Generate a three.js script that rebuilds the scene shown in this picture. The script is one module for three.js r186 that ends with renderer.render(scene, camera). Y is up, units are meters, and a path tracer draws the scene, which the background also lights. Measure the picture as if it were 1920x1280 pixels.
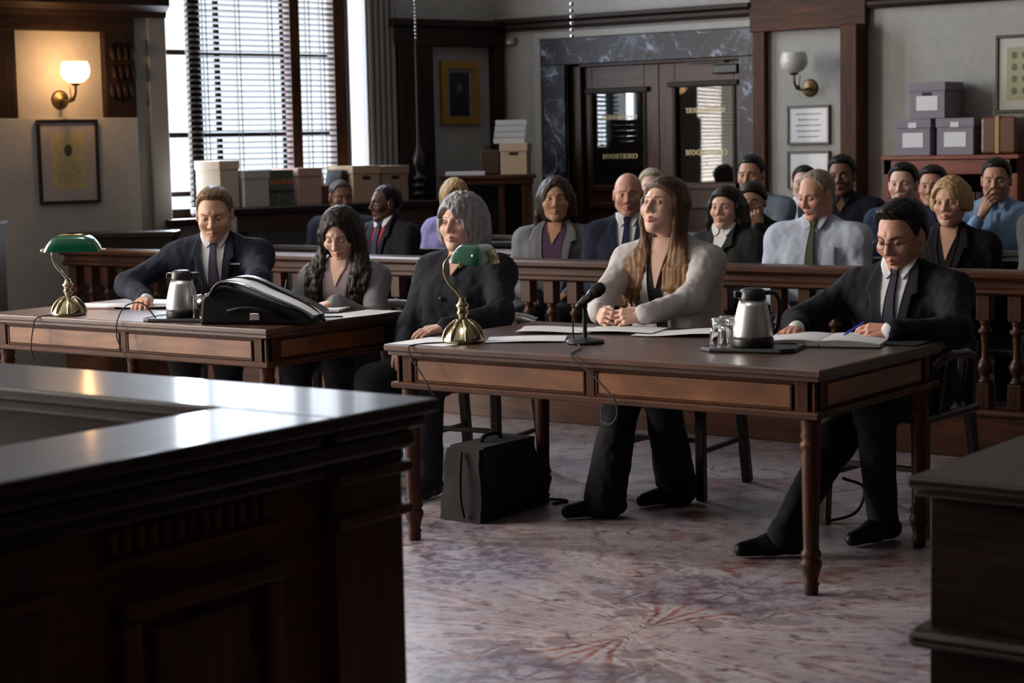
import * as THREE from 'three';
import { RoundedBoxGeometry } from 'three/addons/geometries/RoundedBoxGeometry.js';
import { mergeGeometries } from 'three/addons/utils/BufferGeometryUtils.js';
import { RectAreaLightUniformsLib } from 'three/addons/lights/RectAreaLightUniformsLib.js';
import { ImprovedNoise } from 'three/addons/math/ImprovedNoise.js';

// ---------------------------------------------------------------- camera, sky, light, exposure
const RAD = Math.PI / 180;
const scene = new THREE.Scene();
const camera = new THREE.PerspectiveCamera(20.595, 1.5, 0.1, 80);
camera.position.set(0, 1.5013, 0);
camera.rotation.order = 'YXZ';
camera.rotation.set(-5.974 * RAD, 36.25 * RAD, -1.165 * RAD);
camera.focus = 7.6;
camera.userData.fStop = 4;
const renderer = new THREE.WebGLRenderer({ antialias: true });
renderer.toneMapping = THREE.LinearToneMapping;
renderer.toneMappingExposure = 1.22;
renderer.shadowMap.enabled = true;
RectAreaLightUniformsLib.init();
scene.background = new THREE.Color().setRGB(1.08, 1.2, 1.26);   // overcast daylight outside the windows

// the long window wall: local x runs to the far corner, local z into the room
const CORNER = [-9.163, -12.4], WALL_TURN = 75 * RAD;
const onWindowWall = (o) => { o.position.set(CORNER[0], 0, CORNER[1]); o.rotation.y = WALL_TURN; return o; };
const wallPoint = (t, y, z) => new THREE.Vector3(-t, y, z).applyAxisAngle(new THREE.Vector3(0, 1, 0), WALL_TURN).add(new THREE.Vector3(CORNER[0], 0, CORNER[1]));
function daylight(t0, t1, y0, y1, strength, z = 0.03, color = 0xe4efff) {
  const l = new THREE.RectAreaLight(color, strength, t1 - t0, y1 - y0);
  l.name = 'window_daylight';
  l.position.copy(wallPoint((t0 + t1) / 2, (y0 + y1) / 2, z));
  l.lookAt(wallPoint((t0 + t1) / 2, (y0 + y1) / 2, z + 5));
  scene.add(l);
}
const WINDOWS = [[1.34, 3.06], [5.5, 7.22], [8.6, 10.32], [11.7, 13.42]], SILL = 1.02, HEAD = 5.0;
daylight(1.36, 3.04, SILL + 0.02, HEAD - 0.02, 12, -0.19);
daylight(2.84, 3.05, SILL, HEAD, 22);
[12, 26, 30].forEach((k, i) => daylight(...WINDOWS[i + 1], SILL + 0.02, HEAD - 0.02, k, i ? 0.03 : -0.19, 0xfff5ea));

// ---------------------------------------------------------------- helpers
let seed = 20240;
const rnd = () => { seed = (seed * 1664525 + 1013904223) >>> 0; return seed / 4294967296; };
const rr = (a, b) => a + (b - a) * rnd();
const noise3 = new ImprovedNoise();
const N3 = (x, y, z) => noise3.noise(x, y, z);
const V = (x, y, z) => new THREE.Vector3(x, y, z);
const lin = (r, g, b) => new THREE.Color().setRGB(r, g, b);
const smooth = (a, b, x) => { x = Math.min(1, Math.max(0, (x - a) / (b - a))); return x * x * (3 - 2 * x); };
const mixv = (a, b, t) => a + (b - a) * t;

const taken = {};
function numbered(name) { const n = taken[name] = (taken[name] ?? -1) + 1; return n ? `${name}_${String(n).padStart(3, '0')}` : name; }
function shade(o) { o.castShadow = o.receiveShadow = true; return o; }
function mesh(name, geo, mat, parent) {
  const g = Array.isArray(geo) ? merge(geo) : geo;
  const m = shade(new THREE.Mesh(g, mat)); m.name = parent ? name : numbered(name);
  (parent ?? scene).add(m); return m;
}
function merge(list) {
  list = list.map((g) => { let k = g.index ? g.toNonIndexed() : g; for (const a of Object.keys(k.attributes)) if (!['position', 'normal', 'uv'].includes(a)) k.deleteAttribute(a); return k; });
  if (!list.every((g) => g.attributes.uv)) list.forEach((g) => g.deleteAttribute('uv'));
  return mergeGeometries(list);
}
function thing(name, label, category, pos = [0, 0, 0], turn = 0, group) {
  const o = new THREE.Group(); o.name = numbered(name); scene.add(o);
  o.position.set(...pos); o.rotation.y = turn; o.userData = { label, category };
  if (group) o.userData.group = group;
  return o;
}
function tag(o, label, category, group) { o.userData.label = label; o.userData.category = category; if (group) o.userData.group = group; return o; }
function structure(name, label, category = 'wall') { const o = new THREE.Group(); o.name = numbered(name); scene.add(o); o.userData = { kind: 'structure', label, category }; return o; }

// geometry shorthands; every uv is in metres, u along the grain
function uvs(g, grain = 'x', k = 1) {
  const p = g.attributes.position, n = g.attributes.normal, uv = new Float32Array(p.count * 2);
  const ax = { x: 0, y: 1, z: 2 }[grain];
  for (let i = 0; i < p.count; i++) {
    const c = [p.getX(i), p.getY(i), p.getZ(i)], m = [Math.abs(n.getX(i)), Math.abs(n.getY(i)), Math.abs(n.getZ(i))];
    let d = m.indexOf(Math.max(...m)), a = ax, b;
    if (d === ax) { a = (ax + 1) % 3; b = (ax + 2) % 3; } else b = 3 - ax - d;
    uv[2 * i] = c[a] * k; uv[2 * i + 1] = (c[b] + c[d] * 0.37) * k;
  }
  g.setAttribute('uv', new THREE.BufferAttribute(uv, 2)); return g;
}
// box from min/max corners, edges eased
function bx(x0, x1, y0, y1, z0, z1, r = 0.004, grain) {
  const w = x1 - x0, h = y1 - y0, d = z1 - z0, m = Math.min(w, h, d);
  const g = r > 0 ? new RoundedBoxGeometry(w, h, d, 1, Math.min(r, m * 0.45)) : new THREE.BoxGeometry(w, h, d);
  g.translate((x0 + x1) / 2, (y0 + y1) / 2, (z0 + z1) / 2);
  return uvs(g, grain ?? (w >= h && w >= d ? 'x' : h >= d ? 'y' : 'z'));
}
// plain 12-triangle box
const pb = (x0, x1, y0, y1, z0, z1, grain) => bx(x0, x1, y0, y1, z0, z1, 0, grain);
// profile [[out, up], ...] swept along x from x0 to x1 (out = +z)
function mouldX(profile, x0, x1) {
  const s = new THREE.Shape(profile.map(([o, u]) => new THREE.Vector2(-o, u)));
  const g = new THREE.ExtrudeGeometry(s, { depth: x1 - x0, bevelEnabled: false });
  g.rotateY(Math.PI / 2); g.translate(x0, 0, 0);
  return uvs(g, 'x');
}
function lathe(pts, seg = 24) { const g = new THREE.LatheGeometry(pts.map(([r, y]) => new THREE.Vector2(r, y)), seg); return uvs(g, 'y'); }
function tube(pts, r, seg = 40, rad = 8, closed = false) {
  const c = new THREE.CatmullRomCurve3(pts.map((p) => (p.isVector3 ? p : V(...p))), closed);
  return uvs(new THREE.TubeGeometry(c, seg, r, rad, closed), 'x');
}
function move(g, x, y, z) { g.translate(x, y, z); return g; }
function turn(g, rx, ry, rz) { if (rx) g.rotateX(rx); if (ry) g.rotateY(ry); if (rz) g.rotateZ(rz); return g; }

// ---------------------------------------------------------------- textures
function dataTexture(w, h, fn, srgb = true) {
  const d = new Uint8Array(w * h * 4);
  for (let y = 0; y < h; y++) for (let x = 0; x < w; x++) { const c = fn(x / w, y / h, x, y), i = (y * w + x) * 4; d[i] = c[0]; d[i + 1] = c[1]; d[i + 2] = c[2]; d[i + 3] = 255; }
  const t = new THREE.DataTexture(d, w, h); t.wrapS = t.wrapT = THREE.RepeatWrapping; t.magFilter = THREE.LinearFilter; t.minFilter = THREE.LinearMipmapLinearFilter;
  if (srgb) t.colorSpace = THREE.SRGBColorSpace; t.needsUpdate = true; return t;
}
const hash2 = (i, j, s) => { const x = Math.sin(i * 127.1 + j * 311.7 + s * 74.7) * 43758.5453; return x - Math.floor(x); };
// tileable value noise on a lattice of px by py cells
function tile(u, v, px, py, s) {
  const x = u * px, y = v * py, i = Math.floor(x), j = Math.floor(y), fx = x - i, fy = y - j;
  const a = fx * fx * (3 - 2 * fx), b = fy * fy * (3 - 2 * fy), g = (p, q) => hash2(((p % px) + px) % px, ((q % py) + py) % py, s);
  return mixv(mixv(g(i, j), g(i + 1, j), a), mixv(g(i, j + 1), g(i + 1, j + 1), a), b);
}
function woodTexture(dark, light, s, figure = 0.35) {
  return dataTexture(512, 512, (u, v) => {
    const wob = (tile(u, v, 3, 5, s) - 0.5) * 0.06 + (tile(u, v, 7, 9, s + 1) - 0.5) * 0.02;
    let g = 0.45 * tile(u, v + wob, 3, 40, s + 2) + 0.3 * tile(u, v + wob, 6, 110, s + 3) + 0.25 * tile(u, v, 10, 220, s + 4);
    g = mixv(g, tile(u, v, 5, 6, s + 5) * 0.6 + tile(u, v, 14, 18, s + 6) * 0.4, figure);
    g = Math.min(1, Math.max(0, (g - 0.5) * 1.7 + 0.5));
    return [0, 1, 2].map((k) => mixv(dark[k], light[k], g));
  });
}
const woodBump = dataTexture(256, 256, (u, v) => { const g = 255 * (0.6 * tile(u, v, 4, 90, 11) + 0.4 * tile(u, v, 8, 128, 12)); return [g, g, g]; }, false);
const T = {
  mahogany: woodTexture([44, 26, 17], [96, 62, 42], 1, 0.2),
  walnut: woodTexture([24, 16, 12], [54, 37, 27], 2, 0.2),
  oak: woodTexture([88, 50, 22], [148, 92, 46], 3, 0.55),
  red: woodTexture([96, 36, 16], [150, 66, 32], 4, 0.25),
  plaster: dataTexture(512, 512, (u, v) => { const g = 0.5 * tile(u, v, 6, 6, 21) + 0.3 * tile(u, v, 24, 24, 22) + 0.2 * tile(u, v, 128, 128, 23); const c = 168 + 24 * (g - 0.5); return [c, c * 0.995, c * 0.965]; }),
};
// rose-grey veined marble: the streaks run out from the slab corner at u = v = 0, so mirrored slabs are book-matched
const marbleTexture = dataTexture(1024, 1024, (u, v) => {
  const w1 = tile(u, v, 4, 4, 31) - 0.5, w2 = tile(u, v, 11, 11, 32) - 0.5, w3 = tile(u, v, 28, 28, 33) - 0.5;
  const r = Math.hypot(u, v), a = Math.atan2(v, u + 0.001) + w1 * 0.4 / (0.5 + r) + w2 * 0.1 + w3 * 0.03;
  const st = (f, s) => { const x = a * f + s * 7.3 + w2 * 1.2 + w3 * 0.5, i = Math.floor(x), k = x - i; return mixv(hash2(i, s, 5), hash2(i + 1, s, 5), k * k * (3 - 2 * k)); };
  const streak = 0.4 * st(24, 1) + 0.35 * st(70, 2) + 0.25 * st(170, 3);
  const cloud = 0.5 * tile(u + w3 * 0.02, v, 5, 5, 34) + 0.3 * tile(u, v, 13, 13, 35) + 0.2 * tile(u, v, 48, 48, 36);
  const grit = 0.6 * tile(u, v, 150, 150, 37) + 0.4 * tile(u, v, 320, 320, 40), along = tile(u + w3 * 0.05, v + w2 * 0.05, 70, 70, 43);
  const t = 0.4 * cloud + 0.4 * streak + 0.2 * grit + (grit - 0.5) * 0.2;
  let c = [mixv(126, 234, t), mixv(114, 225, t), mixv(121, 230, t)];
  const mixin = (col, k) => { k = Math.min(1, Math.max(0, k)); c = c.map((x, i) => mixv(x, col[i], k)); };
  const frag = smooth(0.38, 0.66, grit * 0.55 + along * 0.45);
  mixin([128, 62, 52], smooth(0.66, 0.95, st(17, 7)) * smooth(0.35, 0.65, cloud) * (0.45 + 0.55 * frag) * 1.0);      // iron-red veins
  mixin([150, 92, 80], smooth(0.6, 0.95, st(31, 9)) * frag * 0.6);
  mixin([104, 84, 86], smooth(0.5, 0.75, 0.5 * tile(u + w2 * 0.2, v + w3 * 0.1, 22, 22, 44) + 0.5 * tile(u + w3 * 0.1, v, 60, 60, 45)) * smooth(0.35, 0.6, cloud) * 0.55);
  mixin([92, 88, 112], smooth(0.52, 0.85, tile(u + w2 * 0.12, v + w1 * 0.12, 4, 4, 42)) * (0.3 + 0.7 * frag) * 0.85);   // blue-violet patches
  mixin([78, 62, 66], smooth(0.62, 0.8, along * 0.6 + grit * 0.4) * smooth(0.3, 0.65, st(40, 11)) * 0.6);
  mixin([84, 66, 70], smooth(0.945, 1, 1 - Math.abs(w2 + w3 * 0.6)) * smooth(0.35, 0.55, cloud) * (0.3 + 0.7 * frag) * 0.9);
  return c;
});
const serpentine = dataTexture(512, 512, (u, v) => {
  const w = (tile(u, v, 6, 6, 51) - 0.5) * 0.08, g = 0.4 * tile(u + w, v - w, 10, 10, 52) + 0.35 * tile(u, v + w, 30, 30, 53) + 0.25 * tile(u, v, 90, 90, 54);
  const vein = smooth(0.93, 1, 1 - Math.abs(tile(u + w, v + w, 9, 9, 55) - 0.5) * 2) * 0.8, k = Math.min(1, smooth(0.42, 0.72, g) * 0.75 + vein);
  return [mixv(22, 138, k * k), mixv(25, 146, k * k), mixv(36, 166, k * k)];
});

// ---------------------------------------------------------------- materials
const std = (o) => new THREE.MeshStandardMaterial(o), phy = (o) => new THREE.MeshPhysicalMaterial(o);
const wood = (map, rough, extra = {}) => phy({ map, roughness: rough, bumpMap: woodBump, bumpScale: 0.0006, ...extra });
const M = {
  plaster: std({ map: T.plaster, roughness: 0.9 }),
  panelling: wood(T.walnut, 0.55),
  ceiling: std({ color: lin(0.25, 0.25, 0.24), roughness: 0.95 }),
  greyPaint: std({ color: lin(0.23, 0.23, 0.22), roughness: 0.55 }),
  trim: wood(T.walnut, 0.45, { specularIntensity: 0.4 }),
  brownTrim: wood(T.mahogany, 0.45, { specularIntensity: 0.35, color: lin(1, 0.82, 0.68) }),
  rail: wood(T.mahogany, 0.4, { clearcoat: 0.3, clearcoatRoughness: 0.28, specularIntensity: 0.4, color: lin(1, 0.86, 0.74) }),
  table: wood(T.mahogany, 0.45, { clearcoat: 0.8, clearcoatRoughness: 0.33, specularIntensity: 0.5, color: lin(1, 0.88, 0.78) }),
  tableFrame: wood(T.mahogany, 0.45, { specularIntensity: 0.4, color: lin(1, 0.84, 0.7) }),
  panel: wood(T.oak, 0.42, { clearcoat: 0.3, clearcoatRoughness: 0.3 }),
  bench: wood(T.walnut, 0.5, { clearcoat: 0.3, clearcoatRoughness: 0.1, specularIntensity: 0.3 }),
  doorWood: wood(T.mahogany, 0.36, { clearcoat: 0.3, clearcoatRoughness: 0.3, color: lin(0.85, 0.66, 0.6), specularIntensity: 0.4 }),
  bookcase: wood(T.red, 0.4),
  chair: wood(T.walnut, 0.38, { color: lin(0.75, 0.7, 0.7) }),
  marble: phy({ map: marbleTexture, roughness: 0.5, clearcoat: 1, clearcoatRoughness: 0.36 }),
  joint: std({ color: lin(0.1, 0.09, 0.09), roughness: 0.9 }),
  serpentine: phy({ map: serpentine, roughness: 0.35, specularIntensity: 0.6 }),
  brass: std({ color: lin(0.44, 0.39, 0.25), metalness: 1, roughness: 0.24 }),
  oldBrass: std({ color: lin(0.2, 0.14, 0.07), metalness: 1, roughness: 0.45 }),
  steel: std({ color: lin(0.7, 0.72, 0.74), metalness: 1, roughness: 0.36 }),
  chrome: std({ color: lin(0.75, 0.76, 0.78), metalness: 1, roughness: 0.12 }),
  blackPlastic: std({ color: lin(0.012, 0.012, 0.013), roughness: 0.4 }),
  blackRubber: std({ color: lin(0.01, 0.01, 0.01), roughness: 0.7 }),
  leather: phy({ color: lin(0.006, 0.006, 0.007), roughness: 0.4, specularIntensity: 0.35 }),
  cloth: std({ color: lin(0.006, 0.006, 0.0065), roughness: 0.9 }),
  pane: phy({ color: lin(1, 1, 1), transmission: 1, thickness: 0, roughness: 0.02, ior: 1.5 }),
  museumGlass: phy({ color: lin(1, 1, 1), transmission: 1, thickness: 0, roughness: 0.05, ior: 1.5, specularIntensity: 0.06 }),
  glass: phy({ color: lin(1, 1, 1), transmission: 1, thickness: 0.004, roughness: 0.02, ior: 1.48 }),
  greenGlass: phy({ color: lin(0.002, 0.075, 0.036), roughness: 0.1, clearcoat: 1, clearcoatRoughness: 0.05, ior: 1.55 }),
  white: std({ color: lin(0.78, 0.78, 0.8), roughness: 0.75 }),
  paper: std({ color: lin(0.74, 0.75, 0.78), roughness: 0.8 }),
  cream: std({ color: lin(0.62, 0.53, 0.4), roughness: 0.85 }),
  cardboard: std({ color: lin(0.52, 0.38, 0.25), roughness: 0.9 }),
  greyCard: std({ color: lin(0.26, 0.24, 0.28), roughness: 0.85 }),
  gilt: std({ color: lin(0.45, 0.26, 0.06), metalness: 0.7, roughness: 0.42 }),
  frameBlack: std({ color: lin(0.012, 0.01, 0.009), roughness: 0.35 }),
  slat: std({ color: lin(0.022, 0.017, 0.014), roughness: 0.6 }),
  cord: std({ color: lin(0.02, 0.02, 0.02), roughness: 0.8 }),
  opal: phy({ color: lin(0.82, 0.82, 0.8), roughness: 0.28, transmission: 0.35, thickness: 0 }),
};

// ================================================================ the room
const BACK = -12.4, TOP = 5.6;
{ // floor of book-matched marble slabs
  const floor = structure('floor', 'rose-grey veined marble floor of large book-matched polished slabs', 'floor');
  const cx = -3.06, cz = -4.78, S = 2.05;
  mesh('bed', pb(-14, 4, -0.12, -0.022, -13, 4), M.joint, floor);
  const q = new THREE.PlaneGeometry(1, 1);
  const base = [];
  for (const fu of [0, 1]) for (const fv of [0, 1]) {
    const g = new THREE.BoxGeometry(S - 0.002, 0.022, S - 0.002); g.translate(0, -0.011, 0);
    const p = g.attributes.position, uv = g.attributes.uv;
    for (let i = 0; i < p.count; i++) { const a = p.getX(i) / S + 0.5, b = p.getZ(i) / S + 0.5; uv.setXY(i, fu ? 1 - a : a, fv ? 1 - b : b); }
    base.push(g);
  }
  for (let i = -6; i <= 3; i++) for (let j = -5; j <= 4; j++) {
    const x = cx + (i + 0.5) * S, z = cz + (j + 0.5) * S;
    if (x < -15 || x > 5 || z > 5 || z < -14.5) continue;
    const fu = i & 1 ? 1 : 0, fv = j & 1 ? 1 : 0;
    const m = mesh('slab', base[(fu ? 2 : 0) + (fv ? 1 : 0)], M.marble, floor); m.position.set(x, 0, z);
  }
}
{ // wall with the double door
  const w = structure('wall_back', 'grey plaster back wall around the courtroom double door');
  const D0 = -8.50, D1 = -6.86, DT = 2.17;
  mesh('plaster', [pb(-9.6, D0, 0, TOP, BACK - 0.25, BACK), pb(D1, 4, 0, TOP, BACK - 0.25, BACK), pb(D0, D1, DT, TOP, BACK - 0.25, BACK)], M.plaster, w);
  mesh('corridor_backing', pb(D0 - 0.3, D1 + 0.3, 0, 2.6, BACK - 2.2, BACK - 2.1), M.greyPaint, w);
  mesh('corridor_side', pb(D0 - 0.4, D0 - 0.3, 0, 2.6, BACK - 2.2, BACK - 0.25), M.greyPaint, w);
  mesh('corridor_side', pb(D1 + 0.3, D1 + 0.4, 0, 2.6, BACK - 2.2, BACK - 0.25), M.greyPaint, w);
  mesh('corridor_ceiling', pb(D0 - 0.4, D1 + 0.4, 2.5, 2.6, BACK - 2.2, BACK - 0.25), M.greyPaint, w);
}
{ // dark marble surround of the door
  const s = structure('trim_1', 'blue-grey mottled marble surround of the double door', 'trim');
  const z0 = BACK, z1 = BACK + 0.035;
  mesh('marble_jamb', bx(-8.73, -8.50, 0, 2.12, z0, z1, 0.005, 'y'), M.serpentine, s);
  mesh('marble_jamb', bx(-6.93, -6.78, 0, 2.12, z0, z1, 0.005, 'y'), M.serpentine, s);
  mesh('marble_head', bx(-8.73, -6.78, 2.122, 2.325, z0, z1, 0.005, 'x'), M.serpentine, s);
  mesh('marble_reveal', bx(-8.53, -8.50, 0, 2.12, z0 - 0.24, z0, 0.003, 'y'), M.serpentine, s);
  mesh('plaster_fillet', [bx(-8.80, -8.74, 0, 2.34, z0, z0 + 0.022), bx(-8.80, -6.74, 2.333, 2.385, z0, z0 + 0.022)], M.plaster, s);
}
{ // double door
  const door = structure('door_1', 'mahogany double door with glass panes and gold lettering', 'door');
  const z1 = BACK - 0.10, z0 = z1 - 0.05, mid = -7.71;
  mesh('door_frame', [bx(-8.50, -8.405, 0, 2.13, z0 - 0.06, z1 + 0.05, 0.006), bx(-6.925, -6.86, 0, 2.13, z0 - 0.06, z1 + 0.05, 0.006), bx(-8.50, -6.86, 2.10, 2.17, z0 - 0.06, z1 + 0.05, 0.006)], M.doorWood, door);
  const leaf = (a, b, gl, gr, gt, gb) => {
    const stile = mesh('door_leaf', [bx(a, gl, 0.02, 2.1, z0, z1), bx(gr, b, 0.02, 2.1, z0, z1), bx(gl, gr, gt, 2.1, z0, z1, 0.003, 'x'), bx(gl, gr, 0.98, gb, z0, z1, 0.003, 'x'), bx(gl, gr, 0.55, 0.66, z0, z1, 0.003, 'x'), bx(gl, gr, 0.02, 0.22, z0, z1, 0.003, 'x'),
      pb(gl, gr, 0.2, 1.0, z0 + 0.012, z1 - 0.014)], M.doorWood, door);
    mesh('glazing_bead', [bx(gl - 0.02, gl + 0.008, gb - 0.01, gt + 0.02, z1 - 0.005, z1 + 0.012), bx(gr - 0.008, gr + 0.02, gb - 0.01, gt + 0.02, z1 - 0.005, z1 + 0.012), bx(gl - 0.05, gr + 0.05, gt + 0.005, gt + 0.045, z1 - 0.005, z1 + 0.035, 0.006, 'x')], M.trim, stile);
    mesh('ledge', bx(gl - 0.02, gr + 0.03, gb - 0.05, gb - 0.005, z1 - 0.005, z1 + 0.03, 0.006, 'x'), M.doorWood, stile);
    mesh('panel_moulding', bx(gl - 0.03, gr + 0.04, 0.985, 1.03, z1 - 0.005, z1 + 0.025, 0.006, 'x'), M.doorWood, stile);
    mesh('pane', pb(gl - 0.004, gr + 0.004, gb - 0.004, gt + 0.004, z0 + 0.02, z0 + 0.026), M.pane, stile);
    return stile;
  };
  const L = leaf(-8.40, mid - 0.002, -8.33, -7.845, 1.885, 1.17), R = leaf(mid + 0.002, -6.93, -7.565, -7.05, 1.91, 1.185);
  const closer = mesh('door_closer', [bx(-7.2, -6.98, 2.0, 2.07, z1, z1 + 0.07, 0.012), bx(-7.45, -7.1, 2.085, 2.1, z1 + 0.03, z1 + 0.05, 0.004)], M.blackPlastic, R);
  // lettering painted on the far side of the glass, so it reads backwards from inside
  const lettering = (text, x, y, w, h) => {
    const c = document.createElement('canvas'); c.width = 512; c.height = 128; const k = c.getContext('2d');
    k.fillStyle = '#000'; k.fillRect(0, 0, 512, 128); k.fillStyle = '#fff'; k.font = 'bold 104px serif'; k.textAlign = 'center'; k.textBaseline = 'middle'; k.save(); k.translate(512, 0); k.scale(-1, 1); const tw = k.measureText(text).width; k.translate(256, 66); k.scale(Math.min(1.4, 500 / tw), 1.15); k.fillText(text, 0, 0); k.restore();
    const t = new THREE.CanvasTexture(c);
    const g = new THREE.PlaneGeometry(w, h); g.translate(x, y, z0 + 0.0275);
    return [g, new THREE.MeshStandardMaterial({ color: lin(0.95, 0.8, 0.38), roughness: 0.4, alphaMap: t, transparent: true })];
  };
  for (const [t, x, y, w, h, p] of [['SUPREME COURT', -7.31, 1.735, 0.36, 0.055, R], ['COURTROOM', -7.305, 1.415, 0.38, 0.062, R], ['5', -7.305, 1.342, 0.075, 0.062, R], ['SUPREME COURT', -8.09, 1.70, 0.34, 0.05, L], ['COURTROOM', -8.09, 1.395, 0.34, 0.055, L]]) {
    const [g, m] = lettering(t, x, y, w, h); mesh('gold_lettering', g, m, p);
  }
}
{ // wooden portal frames and cornice of the back wall
  const t = structure('trim_2', 'brown wooden pilasters and lintel framing the certificate bay', 'trim');
  mesh('pilaster', [bx(-6.80, -6.70, 0, 2.30, BACK, BACK + 0.06, 0.008, 'y'), bx(-6.815, -6.685, 0, 0.16, BACK, BACK + 0.075, 0.008)], M.brownTrim, t);
  mesh('pilaster', [bx(-6.03, -5.90, 0, 2.30, BACK, BACK + 0.19, 0.008, 'y'), bx(-6.045, -5.885, 0, 0.16, BACK, BACK + 0.205, 0.008)], M.brownTrim, t);
  mesh('lintel', bx(-6.82, -5.89, 2.285, 2.62, BACK, BACK + 0.07, 0.008), M.brownTrim, t);
  const c = structure('trim_3', 'dark wooden cornice band along the back wall', 'trim');
  const prof = [[0, 2.405], [0.05, 2.405], [0.06, 2.43], [0.06, 2.455], [0.09, 2.475], [0.09, 2.505], [0, 2.505]];
  const g = (a, b) => { const k = mouldX(prof, a, b); k.translate(0, 0, BACK); return k; };
  mesh('cornice', g(-9.15, -6.82), M.trim, c); mesh('cornice', g(-5.89, 3.9), M.trim, c);
}
{ // window wall
  const w = onWindowWall(structure('wall_left', 'grey plaster side wall with tall windows'));
  const parts = []; let t = -0.3;
  for (const [a, b] of WINDOWS) { parts.push(pb(-a, -t, 0, TOP, -0.35, 0), pb(-b, -a, 0, SILL, -0.35, 0), pb(-b, -a, HEAD, TOP, -0.35, 0)); t = b; }
  parts.push(pb(-16.8, -t, 0, TOP, -0.35, 0));
  mesh('plaster', parts, M.plaster, w);
  mesh('grey_panel', bx(-5.4, -3.31, 0, 1.745, 0, 0.07, 0.004), M.plaster, w);
  const f = onWindowWall(structure('trim_4', 'dark wooden frame around the portrait bay', 'trim'));
  mesh('post', bx(-1.06, -0.73, 0, 2.30, 0, 0.09, 0.008, 'y'), M.trim, f);
  mesh('post', bx(-0.114, -0.02, 0, 2.30, 0, 0.09, 0.008, 'y'), M.trim, f);
  mesh('lintel', bx(-1.10, -0.02, 2.282, 2.43, 0, 0.10, 0.008, 'x'), M.trim, f);
  mesh('cap_moulding', bx(-1.14, -0.02, 2.431, 2.49, 0, 0.13, 0.012, 'x'), M.trim, f);
  const p = onWindowWall(structure('trim_5', 'grey fluted pilaster beside the window', 'trim'));
  const fl = [bx(-1.34, -1.06, 0, TOP, 0, 0.05, 0.004, 'y')];
  for (let i = 0; i < 5; i++) fl.push(bx(-1.325 + i * 0.053, -1.29 + i * 0.053, 1.0, TOP, 0.045, 0.075, 0.012, 'y'));
  mesh('flutes', fl, M.greyPaint, p);
  const s = onWindowWall(structure('trim_6', 'dark wooden pilasters and lintel framing the lit wall lamp', 'trim'));
  mesh('window_casing', [bx(-3.20, -3.06, 0.9, TOP, 0, 0.06, 0.006, 'y'), bx(-3.31, -3.20, 0, TOP, 0, 0.035, 0.006, 'y')], M.greyPaint, s);
  const pil = mesh('pilaster', bx(-3.545, -3.31, 1.745, 2.40, 0, 0.065, 0.006, 'y'), M.trim, s);
  const cap = [];   // carved acanthus capital
  for (let r = 0; r < 3; r++) for (let i = 0; i < 4; i++) { const g = new THREE.SphereGeometry(0.03, 8, 6); g.scale(0.7, 1.9, 0.7); g.rotateX(-0.35); g.translate(-3.5 + i * 0.05 + (r & 1) * 0.015, 1.93 + r * 0.13, 0.07 + r * 0.012); cap.push(uvs(g, 'y')); }
  mesh('carved_capital', cap, M.trim, pil);
  mesh('pilaster', bx(-4.6, -4.195, 1.745, 2.40, 0, 0.065, 0.006, 'y'), M.trim, s);
  mesh('lintel', bx(-5.4, -3.31, 2.335, 2.46, 0, 0.07, 0.006, 'x'), M.trim, s);
  const g = mouldX([[0, 2.44], [0.07, 2.44], [0.08, 2.48], [0.13, 2.52], [0.13, 2.57], [0.16, 2.59], [0.16, 2.62], [0, 2.62]], -5.4, -3.06);
  mesh('cornice', g, M.trim, s);
}
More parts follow.
